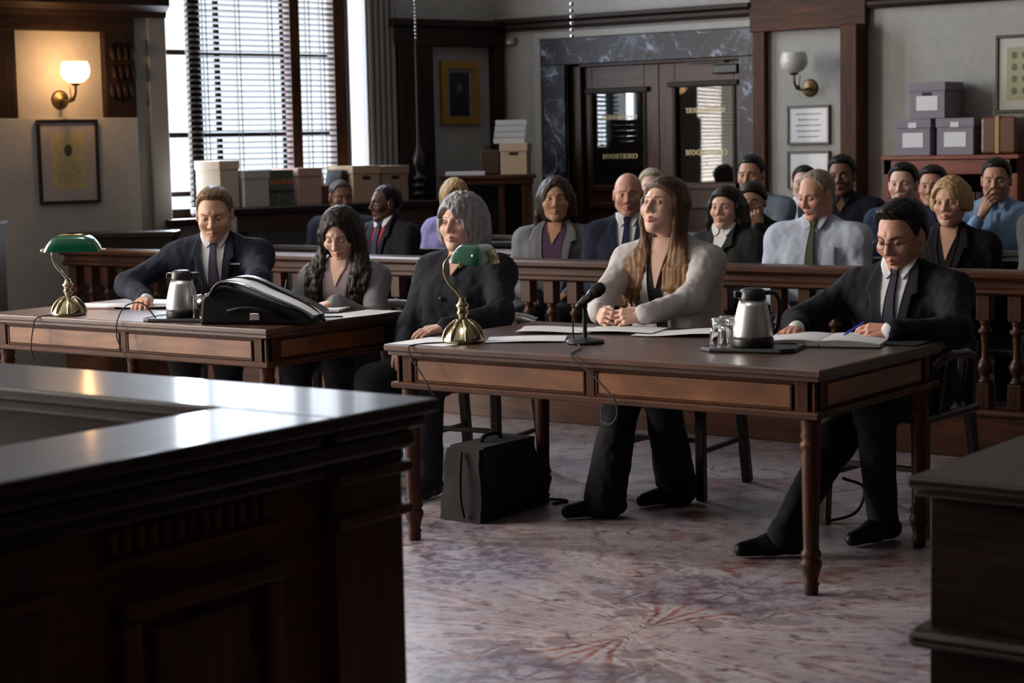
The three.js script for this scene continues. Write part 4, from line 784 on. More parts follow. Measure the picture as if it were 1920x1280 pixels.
    if (o.brow !== null) {
      const bw = male ? 0.0055 : 0.0035, rows = [[0.02, s * 0.013 - bw * 0.2, s * 0.013], [0.022, s * 0.02, s * 0.02]];
      const B = []; for (let i = 0; i <= 6; i++) { const t = i / 6, x = s * mixv(0.013, 0.049, t), y = 0.0225 + 0.006 * Math.sin(t * 2.4) - (o.frown ?? 0) * 0.006 * (1 - t) - 0.003 * t; B.push([x, y, bw * (1 - 0.65 * t)]); }
      const pos = [], idx = []; const hd = (x, y) => { let z = 0.14; for (let i = 0; i < 50; i++) { const d = hf(x, y, z); z -= Math.max(d * 0.9, 0.0004); if (d < 0.0005) break; } return z; };
      for (const off of [0.0022, -0.001]) for (const [x, y, b] of B) for (const v of [1, -1]) pos.push(x, y + v * b * 0.5, hd(x, y + v * b * 0.5) + off);
      const nB = B.length * 2; for (let i = 0; i < B.length - 1; i++) { const a = i * 2, f = (p, q, r, t) => idx.push(p, q, r, p, r, t); f(a, a + 1, a + 3, a + 2); f(a, a + 2, nB + a + 2, nB + a); f(a + 1, nB + a + 1, nB + a + 3, a + 3); }
      const g = new THREE.BufferGeometry(); g.setAttribute('position', new THREE.BufferAttribute(new Float32Array(pos), 3)); g.setIndex(idx); g.computeVertexNormals(); g.applyMatrix4(HM); mesh('eyebrow', g, fabric(o.brow ?? o.hair?.c ?? [0.03, 0.02, 0.015], 0.8), P);
    }
  }
  // hair
  const jacketF = new Field(0.055); jacketF.add(torso).add(armF);
  const infl = o.infl ?? 0.01, jf = (x, y, z) => torso.d(x, y, z) - infl;
  const onChest = (x, y, off) => { let z = 0.8; for (let i = 0; i < 60; i++) { const d = jf(x, y, z); z -= Math.max(d * 0.9, 0.001); if (d < 0.001) break; } return [x, y, z + off]; };
  if (o.hair) {
    const H = o.hair, hb = HAIR[H.style](H), tone = (x, y, z) => { const k = 1 + 0.55 * N3(x * 90 + 7, y * (H.streak ?? 8), z * 90) + 0.25 * N3(x * 200, y * 12, z * 200), g = H.tips ? smooth(Hc[1] - 0.05, Hc[1] - 0.3, y) : 0; return H.c.map((v, i) => Math.max(0.002, mixv(v, H.tips?.[i] ?? v, g) * k)); };
    const lo = [-0.16, -0.18, -0.18], hi = [0.16, 0.17, 0.14];
    let geo;
    if (!H.locks) { geo = nets((x, y, z) => hb(x, y, z), lo, hi, big ? 0.004 : 0.0055); const p = geo.attributes.position, c = new Float32Array(p.count * 3); geo.applyMatrix4(HM); for (let i = 0; i < p.count; i++) c.set(tone(p.getX(i), p.getY(i), p.getZ(i)), i * 3); geo.setAttribute('color', new THREE.BufferAttribute(c, 3)); }
    else {
      const LF = new Field(0.012), out = (x, y, z) => { const v = V(x, y, z).applyMatrix4(HM); return [v.x, v.y, v.z]; };
      for (const lk of H.locks(out, onChest, N)) for (let i = 0; i < lk.length - 1; i++) LF.cap(lk[i].slice(0, 3), lk[i + 1].slice(0, 3), lk[i][3], lk[i + 1][3]);
      const L0 = LF.lo, H0 = LF.hi, f = (x, y, z) => { const p = inHead(x, y, z); const a = hb(p[0], p[1], p[2]) * hs; let b = LF.d(x, y, z) - 0.0035 * N3(x * 70, y * (H.streak ?? 8), z * 70) - (H.curl ?? 0) * N3(x * 30, y * 26, z * 30 + 9); b = smax(b, -(hf(p[0], p[1], p[2]) * hs - 0.004), 0.006); return smin(a, b, 0.015); };
      const cN = [Hc[0], Hc[1], Hc[2]]; geo = nets(f, [0, 1, 2].map((i) => Math.min(L0[i] - 0.01, cN[i] - 0.16)), [0, 1, 2].map((i) => Math.max(H0[i] + 0.01, cN[i] + 0.16)), big ? 0.0048 : 0.0065, (x, y, z) => tone(x, y, z));
    }
    mesh('hair', geo, hairMat, P);
  }
  // clothes
  const C = o.top, jm = fabric(C.c, 0.85);
  const topF = new Field(0.055); topF.add(torso);
  for (const k of ['L', 'R']) { const A = arms[k], cut = C.sleeve ?? 0.97; topF.cap(A.S, A.E, 0.053 * ag, 0.045 * ag); if (cut > 0.05) topF.cap(A.E, vLerp(A.E, A.W, cut), 0.044 * ag, 0.034); }
  const topGeo = fieldMesh(topF, cell, infl, 0.006, hx * 10);
  mesh(C.name ?? 'jacket', topGeo, jm, P);
  if (C.cuff) for (const k of ['L', 'R']) { const A = arms[k]; if (A.spec.hide) continue; const g = new Field(0.01); g.cap(vLerp(A.E, A.W, 0.93), vLerp(A.E, A.W, 1.035), 0.036, 0.0355); mesh('shirt_cuff', fieldMesh(g, 0.006), fabric(C.cuff, 0.8), P); }
  const tf = (x, y, z) => torso.d(x, y, z) - infl - 0.002, ny = N[1] + 0.015, nx = N[0], put = (name, rows, out, c, r = 0.8, cols = 6) => mesh(name, patch(tf, rows.map(([y, a, b]) => [ny + y, nx + a, nx + b]), out, cols, 4), c.isMaterial ? c : fabric(c, r), P);
  const neckline = C.v ?? 0.3;   // depth of the V
  if (C.shirt) {
    put(C.shirtName ?? 'shirt_front', [[0.012, -0.052, 0.052], [-0.03, -0.06 * (C.open ?? 1), 0.06 * (C.open ?? 1)], [-neckline * 0.5, -0.045 * (C.open ?? 1), 0.045 * (C.open ?? 1)], [-neckline, -0.006 * (C.openLow ?? 1), 0.006 * (C.openLow ?? 1)]], 0.004, C.shirtMat ?? C.shirt, 0.8, 10);
    if (C.skinV) put('neckline', [[0.014, -0.046, 0.046], [-0.04, -0.042, 0.042], [-C.skinV * 0.6, -0.024, 0.024], [-C.skinV, -0.003, 0.003]], 0.008, fabric(base, 0.5), 0.5, 8);
    for (const s of [-1, 1]) if (C.lapel !== 0) put('lapel', [[0.03, s * 0.05, s * 0.075], [-0.03, s * 0.058 * (C.open ?? 1), s * (0.098 * (C.open ?? 1))], [-0.09, s * 0.053 * (C.open ?? 1), s * 0.11 * (C.open ?? 1)], [-0.1, s * 0.051 * (C.open ?? 1), s * 0.09 * (C.open ?? 1)], [-neckline * 0.62, s * 0.036 * (C.open ?? 1), s * 0.074 * (C.open ?? 1)], [-neckline, s * 0.004 * (C.openLow ?? 1), s * (0.012 + 0.004 * (C.openLow ?? 1))]], 0.009, C.lapelC ?? C.c);
  } else if (C.skinV) put('neckline', [[0.014, -0.05, 0.05], [-0.03, -0.045, 0.045], [-C.skinV * 0.6, -0.026, 0.026], [-C.skinV, -0.003, 0.003]], 0.003, fabric(base, 0.5), 0.5, 8);
  if (C.collar) { // folded shirt collar: band round the neck and two points
    const col = fabric(C.collar, 0.75), up = vNorm(vSub(vLerp(N, Hc, 0.5), N)), R = neckR * 1.14;
    const g = new THREE.CylinderGeometry(R * 0.97, R * 1.12, 0.05, 28, 3, true, 0.32, Math.PI * 2 - 0.64), gi = new THREE.CylinderGeometry(R * 0.93, R * 1.08, 0.05, 28, 1, true, 0.32, Math.PI * 2 - 0.64);
    for (const k of [g, gi]) { k.applyQuaternion(new THREE.Quaternion().setFromUnitVectors(V(0, 1, 0), V(...up))); k.rotateX(0.12); k.translate(nx, N[1] + 0.028, N[2] + 0.002); }
    const colm = mesh('collar', [g, gi], phy({ color: lin(...C.collar), roughness: 0.75, side: THREE.DoubleSide }), P);
    for (const s of [-1, 1]) put('collar_point', [[0.03, s * 0.03, s * 0.066], [0.005, s * 0.014, s * 0.066], [-0.025, s * 0.016, s * 0.052], [-0.045, s * 0.034, s * 0.037]], 0.013, C.collar);
  }
  if (C.tie) {
    const t = put('tie', [[-0.002, -0.016, 0.016], [-0.028, -0.012, 0.012], [-0.032, -0.013, 0.013], [-neckline * 0.6, -0.027, 0.027], [-(C.tieLen ?? neckline) - 0.01, -0.034, 0.034]], 0.014, C.tieMat ?? C.tie, 0.6);
    mesh('tie_knot', patch(tf, [[ny + 0.006, nx - 0.02, nx + 0.02], [ny - 0.03, nx - 0.012, nx + 0.012]], 0.02, 5, 4), C.tieMat ?? fabric(C.tie, 0.6), t);
  }
  if (C.buttons) for (const [y, x] of C.buttons) { const c = onChest(nx + x, ny + y, 0.004), g = new THREE.SphereGeometry(0.011, 12, 8); g.scale(1, 1, 0.5); g.translate(...c); mesh('button', g, fabric(C.buttonC ?? [0.02, 0.02, 0.02], 0.3), P); }
  if (C.pocket) put('pocket_square', [[-0.125, 0.075, 0.135], [-0.118, 0.075, 0.135]], 0.006, C.pocket);
  if (C.placket) put('placket', [[-0.05, -0.016, 0.016], [-0.36, -0.016, 0.016]], 0.004, C.c);
  if (C.chestPocket) put('chest_pocket', [[-0.13, 0.055, 0.135], [-0.23, 0.055, 0.135]], 0.004, C.c);
  // trousers and shoes
  const tr = new Field(0.04), flare = o.flare ?? 0; lr.call;
  tr.cap([-0.085 * w, pel[1] - 0.01, 0], [0.085 * w, pel[1] - 0.01, 0], 0.118 * w);
  for (const k of ['L', 'R']) { const { hip, K, A } = feet[k]; const end = vAdd(A, vNorm(vSub(K, A)), o.skirt ? 0.3 : -0.02); tr.cap(hip, K, 0.094 * w, 0.07).cap(K, end, 0.068, 0.052 + flare); }
  mesh('trousers', fieldMesh(tr, big ? 0.013 : 0.018, 0.004, 0.006, hx), fabric(o.pants ?? [0.012, 0.012, 0.014]), P);
  for (const k of ['L', 'R']) {
    const { A, K, s } = feet[k], dir = o.toe?.[k] ? toL(vAdd([root[0], 0, root[1]], o.toe[k])) : [0, 0, 1], d = vNorm([dir[0], 0, dir[2]]), F = new Field(0.025), h = A[1] - 0.09, at = (f, y, r) => [A[0] + d[0] * f + d[2] * r, y + h, A[2] + d[2] * f - d[0] * r];
    F.cap(at(-0.055, 0.042, 0), at(0.05, 0.046, 0), 0.036, 0.04).cap(at(0.05, 0.044, 0), at(0.16, 0.03, 0.004), 0.04, 0.028).cap(at(-0.03, 0.05, 0), at(-0.02, 0.09, 0), 0.036, 0.036);
    const sole = F.d.bind(F), sf = (x, y, z) => Math.max(sole(x, y, z), (0.006 + h) - y);
    mesh('shoe', nets(sf, F.lo.map((v) => v - 0.01), F.hi.map((v) => v + 0.01), big ? 0.007 : 0.012), o.shoeMat ?? M.leather, P);
  }
  if (o.glasses) { // thin spectacles
    const gm = M.blackPlastic, list = []; for (const s of [-1, 1]) { const t = new THREE.TorusGeometry(0.0215, 0.0014, 6, 28); t.scale(1.08, 0.78, 1); t.translate(s * 0.032, 0.0, 0.1); list.push(t); list.push(tube([[s * 0.055, 0.004, 0.099], [s * 0.074, 0.006, 0.06], [s * 0.08, 0.008, -0.005]], 0.0014, 12, 5)); } list.push(tube([[-0.01, 0.004, 0.101], [0, 0.007, 0.104], [0.01, 0.004, 0.101]], 0.0014, 8, 5));
    const g = merge(list); g.applyMatrix4(HM); mesh('spectacles', g, gm, P);
  }
  P.userData.joints = undefined; delete P.userData.joints;
  return { P, arms, N, Hc, root, toL, cs, sn };
}

const NAVY = [0.014, 0.017, 0.032], BLACK = [0.007, 0.007, 0.009], WHITE = [0.72, 0.74, 0.78];
const tieStripe = (a, b) => { const c = document.createElement('canvas'); c.width = c.height = 64; const k = c.getContext('2d'); k.fillStyle = a; k.fillRect(0, 0, 64, 64); k.strokeStyle = b; k.lineWidth = 9; for (let i = -64; i < 128; i += 32) { k.beginPath(); k.moveTo(i, 0); k.lineTo(i + 64, 64); k.stroke(); } const t = new THREE.CanvasTexture(c); t.wrapS = t.wrapT = THREE.RepeatWrapping; t.colorSpace = THREE.SRGBColorSpace; return std({ map: t, roughness: 0.6 }); };
// cloth pieces get metre uvs from their own x and y
const printFabric = (draw, px = 128, metres = 0.12) => { const c = document.createElement('canvas'); c.width = c.height = px; draw(c.getContext('2d'), px); const t = new THREE.CanvasTexture(c); t.wrapS = t.wrapT = THREE.RepeatWrapping; t.repeat.set(1 / metres, 1 / metres); t.colorSpace = THREE.SRGBColorSpace; return std({ map: t, roughness: 0.85 }); };
const floral = printFabric((k, n) => { k.fillStyle = '#8d7f84'; k.fillRect(0, 0, n, n); for (let i = 0; i < 26; i++) { k.fillStyle = ['#2c2a33', '#c9b9bd', '#5b4a55', '#a48d95'][i % 4]; k.beginPath(); k.ellipse(n * hash2(i, 1, 2), n * hash2(i, 2, 2), 4 + 9 * hash2(i, 3, 2), 3 + 5 * hash2(i, 4, 2), i, 0, 7); k.fill(); } });
const purple = printFabric((k, n) => { k.fillStyle = '#4a2f4d'; k.fillRect(0, 0, n, n); for (let i = 0; i < 30; i++) { k.fillStyle = ['#6f4d72', '#35203a', '#8a6a8c'][i % 3]; k.beginPath(); k.ellipse(n * hash2(i, 5, 2), n * hash2(i, 6, 2), 9, 4, i * 2, 0, 7); k.fill(); } });
const sideLocks = (n, spec) => (out, onChest, N) => { const L = []; for (const s of [-1, 1]) for (let i = 0; i < n; i++) L.push(...spec(s, i, i / (n - 1), out, onChest, N)); return L; };
const straightLong = sideLocks(9, (s, i, t, out, on, N) => {
  const o = s < 0 ? 0.035 : 0.0, fl = 0.04 + 0.105 * t, p = (v, r) => [...v, r];
  return [[p(out(s * 0.05, 0.085, 0.02 - t * 0.06), 0.014), p(out(s * 0.081, 0.02, 0.03 - t * 0.08), 0.013), p(out(s * 0.087, -0.07, 0.02 - t * 0.06), 0.013), p(on(N[0] + s * (0.055 + 0.06 * t), N[1] - 0.03, 0.01), 0.011), p(on(N[0] + s * (fl + o * 0.6), N[1] - 0.1, 0.009), 0.0105), p(on(N[0] + s * (fl + o), N[1] - 0.175, 0.008), 0.0095), p(on(N[0] + s * (fl * 0.95 + o * 1.4), N[1] - 0.225 - 0.02 * ((i * 5) % 3), 0.01), 0.004)]];
});
const curlyLong = sideLocks(9, (s, i, t, out, on, N) => {
  const l = [[...out(s * 0.05, 0.085, 0.02 - t * 0.08), 0.016], [...out(s * 0.082, 0.02, 0.035 - t * 0.1), 0.015], [...out(s * 0.088, -0.06, 0.03 - t * 0.08), 0.015]];
  for (let k = 1; k <= 9; k++) { const y = N[1] + 0.01 - k * 0.033, w = 0.011 * Math.sin(k * 1.5 + i * 2.1 + s); l.push([...on(N[0] + s * (0.085 + 0.065 * t) + w, y, 0.011 + 0.007 * Math.cos(k * 1.7 + i)), k === 9 ? 0.005 : 0.0135 - k * 0.0005]); }
  return [l];
});
const behindShoulders = (len) => sideLocks(6, (s, i, t, out) => [[[...out(s * 0.05, 0.08, -0.01 - t * 0.06), 0.024], [...out(s * 0.086, 0.01, 0.015 - t * 0.1), 0.022], [...out(s * 0.094, -0.08, 0.0 - t * 0.09), 0.022], [...out(s * (0.1 - t * 0.06), -0.15, -0.03 - t * 0.07), 0.022], [...out(s * (0.1 - t * 0.06), -0.15 - len, -0.04 - t * 0.07), 0.012]]]);

// ---- at the counsel tables
person({ label: 'person in a navy suit and tie seated behind the left table, looking down', big: true, male: true, head: [-6.636, 1.19, -6.6], yaw: 30, face: 36, pitch: -14, lean: 0.2, hs: 1.07, skin: 'fair', drop: 0.19, shoulder: 1.12, stubble: 0.25, lid: 0.25, gazeV: -12, frown: 1, hair: { style: 'short', c: [0.15, 0.09, 0.045], t: 0.013, lift: 0.014, recede: 0.008 },
  top: { c: NAVY, shirt: WHITE, collar: WHITE, cuff: WHITE, tie: [0.06, 0.06, 0.1], tieMat: null, v: 0.34, pocket: [0.3, 0.3, 0.34] }, hands: { R: { at: [-6.74, 0.8, -6.22], fwd: [0.5, -0.15, 0.8], back: [0, 1, 0.1], curl: 0.3, pole: [-1, -0.2, -0.2] }, L: { at: [-6.2, 0.8, -6.3], fwd: [-0.4, -0.1, 0.9], curl: 0.3, pole: [1, -0.4, -0.3] } } });
person({ label: 'person in a grey cardigan looking down at papers behind the black bag', big: true, head: [-5.995, 1.093, -6.8], yaw: 18, face: 22, pitch: -24, lean: 0.13, hs: 1.02, skin: 'pale', drop: 0.21, lid: 0.6, gazeV: -25, lips: [0.88, 0.62, 0.62], hair: { style: 'bob', c: [0.02, 0.014, 0.011], t: 0.014, len: -0.12, bang: 0.02, locks: curlyLong, curl: 0.006, streak: 18 },
  top: { name: 'cardigan', c: [0.19, 0.19, 0.205], shirt: [0.3, 0.25, 0.27], shirtName: 'blouse', shirtMat: floral, v: 0.36, open: 1.25, openLow: 8, skinV: 0.12, lapel: 0 }, hands: { R: { at: [-6.05, 0.79, -6.46], curl: 0.4, fwd: [0.3, -0.2, 0.9] }, L: { at: [-5.78, 0.79, -6.5], curl: 0.4, fwd: [-0.5, -0.2, 0.8] } } });
person({ label: 'person in a black buttoned coat seated between the two tables', big: true, head: [-5.12, 1.156, -6.62], yaw: 8, face: 5, pitch: 4, lean: -0.02, hs: 1.04, fat: 0.7, build: 1.14, shoulder: 1.08, skin: 'pale', drop: 0.2, lid: 0.12, gaze: -10, lips: [0.88, 0.64, 0.64], brow: [0.16, 0.14, 0.12], hair: { style: 'bob', c: [0.27, 0.27, 0.285], t: 0.026, len: -0.095, bang: 0.004, wide: 0.016, side: 1, streak: 10, rough: 0.006 },
  top: { name: 'coat', c: [0.012, 0.014, 0.02], skinV: 0.1, v: 0.2, buttons: [[-0.2, -0.03], [-0.3, -0.03], [-0.4, -0.02], [-0.2, 0.09]], buttonC: [0.03, 0.03, 0.032] }, hands: { L: { at: [-4.93, 0.735, -6.25], fwd: [-0.6, -0.12, 0.7], back: [0.1, 1, 0.2], curl: 0.25, pole: [1, -0.5, 0] }, R: { at: [-5.2, 0.62, -6.28], curl: 0.4 } }, feet: { R: [-5.3, -6.25], L: [-5.0, -6.2] }, arm: 1.04 });
const p4 = person({ label: 'person in a light grey blazer with hands clasped on the table', big: true, head: [-4.145, 1.229, -6.75], yaw: 4, face: -6, pitch: 13, lean: 0.16, hs: 1.02, fat: 0.5, build: 1.12, shoulder: 1.16, skin: 'pale', drop: 0.225, lid: 0.18, gazeV: -4, gaze: -8, lips: [0.9, 0.6, 0.6], hair: { style: 'back', c: [0.085, 0.05, 0.03], tips: [0.26, 0.14, 0.065], t: 0.017, locks: straightLong, streak: 3 },
  top: { name: 'blazer', c: [0.52, 0.49, 0.49], shirt: [0.012, 0.012, 0.014], shirtName: 'black_top', v: 0.38, open: 0.95, openLow: 6, skinV: 0.19, lapelC: [0.54, 0.51, 0.51] }, hands: { R: { at: [-4.2, 0.815, -6.33], fwd: [0.72, -0.1, 0.62], back: [-0.55, 0.35, 0.75], curl: 0.75, thumb: 0.2, pole: [-0.8, -0.6, -0.2] }, L: { at: [-3.99, 0.815, -6.33], fwd: [-0.78, -0.05, 0.5], back: [0.45, 0.5, 0.7], curl: 0.6, thumb: 0.2, pole: [0.9, -0.6, -0.1] } },
  feet: { R: [-4.13, -6.25], L: [-4.02, -6.62] }, toe: { R: [-0.6, 0, 0.75], L: [-0.5, 0, 0.8] }, flare: 0.03 });
const p5 = person({ label: 'person in a dark suit and spectacles writing at the right table', big: true, male: true, head: [-3.051, 1.122, -6.7], yaw: -2, face: -8, pitch: -16, lean: 0.04, hs: 1.08, skin: 'ruddy', drop: 0.19, shoulder: 1.1, build: 1.02, stubble: 0.35, lid: 0.4, gazeV: -16, frown: 1.2, glasses: true, hair: { style: 'short', c: [0.008, 0.007, 0.006], t: 0.018, lift: 0.02, recede: 0.006 },
  top: { c: [0.009, 0.01, 0.017], shirt: WHITE, collar: WHITE, cuff: WHITE, tie: [0.03, 0.03, 0.05], v: 0.32 }, hands: { L: { at: [-2.9, 0.8, -6.3], fwd: [-0.92, -0.05, 0.25], back: [0.1, 0.75, 0.65], curl: [0.35, 0.5, 0.6, 0.6], thumb: 0.8, pole: [1, -0.5, -0.1] }, R: { at: [-3.3, 0.79, -6.32], fwd: [0.1, -0.1, 1], curl: 0.35, pole: [-1, -0.5, 0] } },
  feet: { R: [-3.17, -5.97], L: [-2.98, -6.38] }, toe: { R: [-0.75, 0, 0.62], L: [-0.3, 0, 0.9] }, pants: [0.008, 0.009, 0.014] });

// ---- in the gallery, front row
const G = 'spectators in the gallery';
person({ group: G, label: 'spectator in a grey blazer over a purple blouse, front gallery row', head: [-6.402, 1.172, -9.2], yaw: 22, face: 33, pitch: 2, lean: 0, hs: 1.1, fat: 0.9, build: 1.25, shoulder: 1.2, skin: 'tan', drop: 0.215, hair: { style: 'bob', c: [0.03, 0.017, 0.011], t: 0.014, len: -0.13, bang: 0.015, locks: behindShoulders(0.05) },
  top: { name: 'blazer', c: [0.15, 0.155, 0.17], shirt: [0.1, 0.05, 0.11], shirtName: 'blouse', shirtMat: purple, v: 0.42, open: 1.3, openLow: 9, skinV: 0.11 } });
person({ group: G, label: 'spectator in a navy suit and dark blue tie, front gallery row', male: true, head: [-5.89, 1.2, -9.2], yaw: 22, face: 29, pitch: -2, lean: 0, hs: 1.05, skin: 'ruddy', drop: 0.215, shoulder: 1.1, build: 1.08, stubble: 0.3, hair: { style: 'bald', c: [0.1, 0.08, 0.07] }, brow: [0.06, 0.04, 0.03],
  top: { c: [0.014, 0.018, 0.036], shirt: WHITE, collar: WHITE, tie: [0.014, 0.02, 0.07], v: 0.34 } });
person({ group: G, label: 'spectator in a black jacket over a white shirt, facing left', head: [-5.248, 1.125, -9.2], yaw: 0, face: 6, pitch: 2, lean: 0.02, hs: 0.98, skin: 'fair', drop: 0.205, hair: { style: 'back', c: [0.012, 0.009, 0.008], t: 0.014, locks: behindShoulders(0.02) },
  top: { c: [0.018, 0.022, 0.022], shirt: [0.7, 0.71, 0.72], v: 0.16, open: 0.8, collar: [0.7, 0.71, 0.72] } });
person({ group: G, label: 'spectator in a pale blue shirt and olive tie, head bowed to the left', male: true, head: [-4.635, 1.2, -9.1], yaw: 8, face: -14, pitch: -14, lean: 0.06, hs: 1.08, skin: 'ruddy', drop: 0.21, shoulder: 1.2, build: 1.16, belly: 1.12, lid: 0.45, gazeV: -15, hair: { style: 'short', c: [0.26, 0.21, 0.15], t: 0.008, recede: 0.03, temple: 0.5 }, brow: [0.3, 0.24, 0.18],
  top: { name: 'shirt', c: [0.46, 0.52, 0.64], collar: [0.5, 0.55, 0.66], tie: [0.07, 0.075, 0.04], tieLen: 0.4, v: 0.36, placket: true, chestPocket: true } });
person({ group: G, label: 'spectator in a black low-necked jacket right of the writing person', head: [-3.916, 1.157, -9.2], yaw: 12, face: 5, pitch: 0, lean: 0, hs: 1.04, skin: 'fair', drop: 0.215, shoulder: 1.12, build: 1.1, hair: { style: 'bob', c: [0.4, 0.27, 0.13], t: 0.02, len: -0.045, bang: 0.018, side: 1, rough: 0.005 },
  top: { name: 'jacket', c: BLACK, shirt: [0.01, 0.01, 0.011], v: 0.26, skinV: 0.15, lapelC: [0.009, 0.009, 0.011] } });
person({ group: G, label: 'spectator in a grey jacket cut off by the right edge', male: true, head: [-3.25, 1.252, -9.2], yaw: 10, face: 10, lean: 0, hs: 1.03, skin: 'fair', drop: 0.21, shoulder: 1.2, build: 1.15, hair: { style: 'short', c: [0.05, 0.035, 0.025] }, top: { c: [0.1, 0.1, 0.1], shirt: [0.3, 0.36, 0.5], v: 0.3, collar: [0.3, 0.36, 0.5] } });
person({ group: G, label: 'spectator in a dark jacket with red shirt and white collar, turned left', male: true, head: [-7.725, 1.144, -9.2], yaw: -5, face: -28, pitch: 0, lean: 0, hs: 0.98, skin: 'dark', drop: 0.2, shoulder: 0.95, brow: [0.01, 0.008, 0.007], hair: { style: 'short', c: [0.008, 0.006, 0.006], t: 0.006 },
  top: { c: [0.012, 0.013, 0.02], shirt: [0.42, 0.06, 0.07], v: 0.3, open: 0.9, collar: WHITE, tie: [0.02, 0.03, 0.08] } });
person({ group: G, label: 'spectator in a dark blue sweater behind the person in the cardigan', male: true, head: [-8.668, 1.161, -9.85], yaw: 20, face: 60, pitch: -6, lean: 0, hs: 0.98, skin: 'brown', drop: 0.21, hair: { style: 'short', c: [0.035, 0.02, 0.014], t: 0.007 }, top: { name: 'sweater', c: [0.014, 0.018, 0.034] } });
// ---- second and third rows
person({ group: G, label: 'spectator in a black sweater resting chin on fist', head: [-5.465, 1.132, -9.9], yaw: 15, face: 18, pitch: -3, lean: 0.1, hs: 0.98, skin: 'tan', drop: 0.2, hair: { style: 'back', c: [0.014, 0.01, 0.008], t: 0.012 }, top: { name: 'sweater', c: [0.012, 0.011, 0.012] }, hands: { L: { at: [-5.36, 0.985, -9.78], fwd: [-0.25, 0.9, 0.1], back: [0.3, 0.1, 0.9], curl: 1.0, thumb: 0.6, pole: [0.4, -1, 0.3] } } });
person({ group: G, label: 'spectator in a grey-blue shirt seated before the brown pilaster', male: true, head: [-5.886, 1.278, -10.65], yaw: 20, face: 10, pitch: -4, lean: 0, hs: 1.02, skin: 'tan', drop: 0.21, shoulder: 1.15, hair: { style: 'short', c: [0.012, 0.01, 0.009], t: 0.012 }, top: { name: 'shirt', c: [0.2, 0.25, 0.32], collar: [0.2, 0.25, 0.32], placket: true } });
person({ group: G, label: 'spectator in a white shirt mostly hidden in the rearmost row', male: true, head: [-5.868, 1.200, -11.350], yaw: 10, face: 25, lean: 0, hs: 1, skin: 'pale', drop: 0.21, hair: { style: 'short', c: [0.02, 0.016, 0.013] }, top: { name: 'shirt', c: [0.72, 0.74, 0.76], collar: WHITE } });
person({ group: G, label: 'spectator in a dark open-collared shirt below the lower certificate', male: true, head: [-5.234, 1.268, -10.62], yaw: 18, face: 14, pitch: -2, lean: 0, hs: 1.02, skin: 'brown', drop: 0.21, shoulder: 1.1, hair: { style: 'short', c: [0.006, 0.005, 0.005], t: 0.016 }, top: { name: 'shirt', c: [0.014, 0.015, 0.028], collar: [0.014, 0.015, 0.028], skinV: 0.09 } });
person({ group: G, label: 'spectator in a dark blue collared shirt before the red-brown bookcase', head: [-4.512, 1.232, -9.93], yaw: 8, face: 10, lean: 0, hs: 0.98, skin: 'pale', drop: 0.21, hair: { style: 'short', c: [0.008, 0.007, 0.008], t: 0.016, front: 0.8 }, top: { name: 'shirt', c: [0.03, 0.05, 0.1], collar: [0.06, 0.08, 0.13] } });
person({ group: G, label: 'spectator in a brown sweater half hidden in front of the bookcase', male: true, head: [-4.649, 1.199, -10.65], yaw: 10, face: 12, lean: 0, hs: 1.0, skin: 'ruddy', drop: 0.21, hair: { style: 'short', c: [0.016, 0.011, 0.008], t: 0.018 }, top: { name: 'sweater', c: [0.03, 0.02, 0.02] } });
person({ group: G, label: 'spectator in a light blue shirt with a hand over the mouth', male: true, head: [-4.236, 1.236, -10.62], yaw: 14, face: 14, pitch: -4, lean: 0.06, hs: 1.04, skin: 'tan', drop: 0.21, shoulder: 1.18, build: 1.1, hair: { style: 'short', c: [0.012, 0.009, 0.008], t: 0.012 }, top: { name: 'shirt', c: [0.24, 0.38, 0.6], collar: [0.25, 0.39, 0.6], placket: true, sleeve: 0.75 }, hands: { R: { at: [-4.25, 1.05, -10.45], fwd: [0.45, 0.85, 0.1], back: [-0.2, 0.1, 0.95], curl: [0.3, 0.7, 0.9, 0.9], thumb: 0.5, pole: [-0.5, -1, 0.3] } } });
person({ group: G, label: 'spectator in a dark grey sweater almost hidden behind the light grey blazer', head: [-6.614, 1.199, -10.62], yaw: 20, face: 30, lean: 0, hs: 1, skin: 'pale', drop: 0.21, hair: { style: 'short', c: [0.4, 0.33, 0.24], t: 0.016 }, top: { name: 'sweater', c: [0.05, 0.05, 0.06] } });
person({ group: G, label: 'spectator in a lilac blouse behind the person in the black coat', head: [-7.706, 1.161, -9.9], yaw: 25, face: 45, lean: 0, hs: 1, skin: 'fair', drop: 0.21, hair: { style: 'bob', c: [0.4, 0.26, 0.12], t: 0.016, len: -0.1 }, top: { name: 'blouse', c: [0.3, 0.27, 0.55] } });
// their chairs
courtChair(-6.82, -7.02, 30, 'wooden armchair of the person in the navy suit at the left table');
courtChair(-6.06, -7.08, 18, 'wooden armchair of the person in the grey cardigan');
courtChair(-5.13, -6.72, 8, 'wooden armchair of the person in the black coat');
courtChair(-4.2, -6.94, 4, 'wooden armchair of the person in the light grey blazer');
courtChair(-3.08, -6.76, -4, 'wooden armchair of the person writing at the right table');

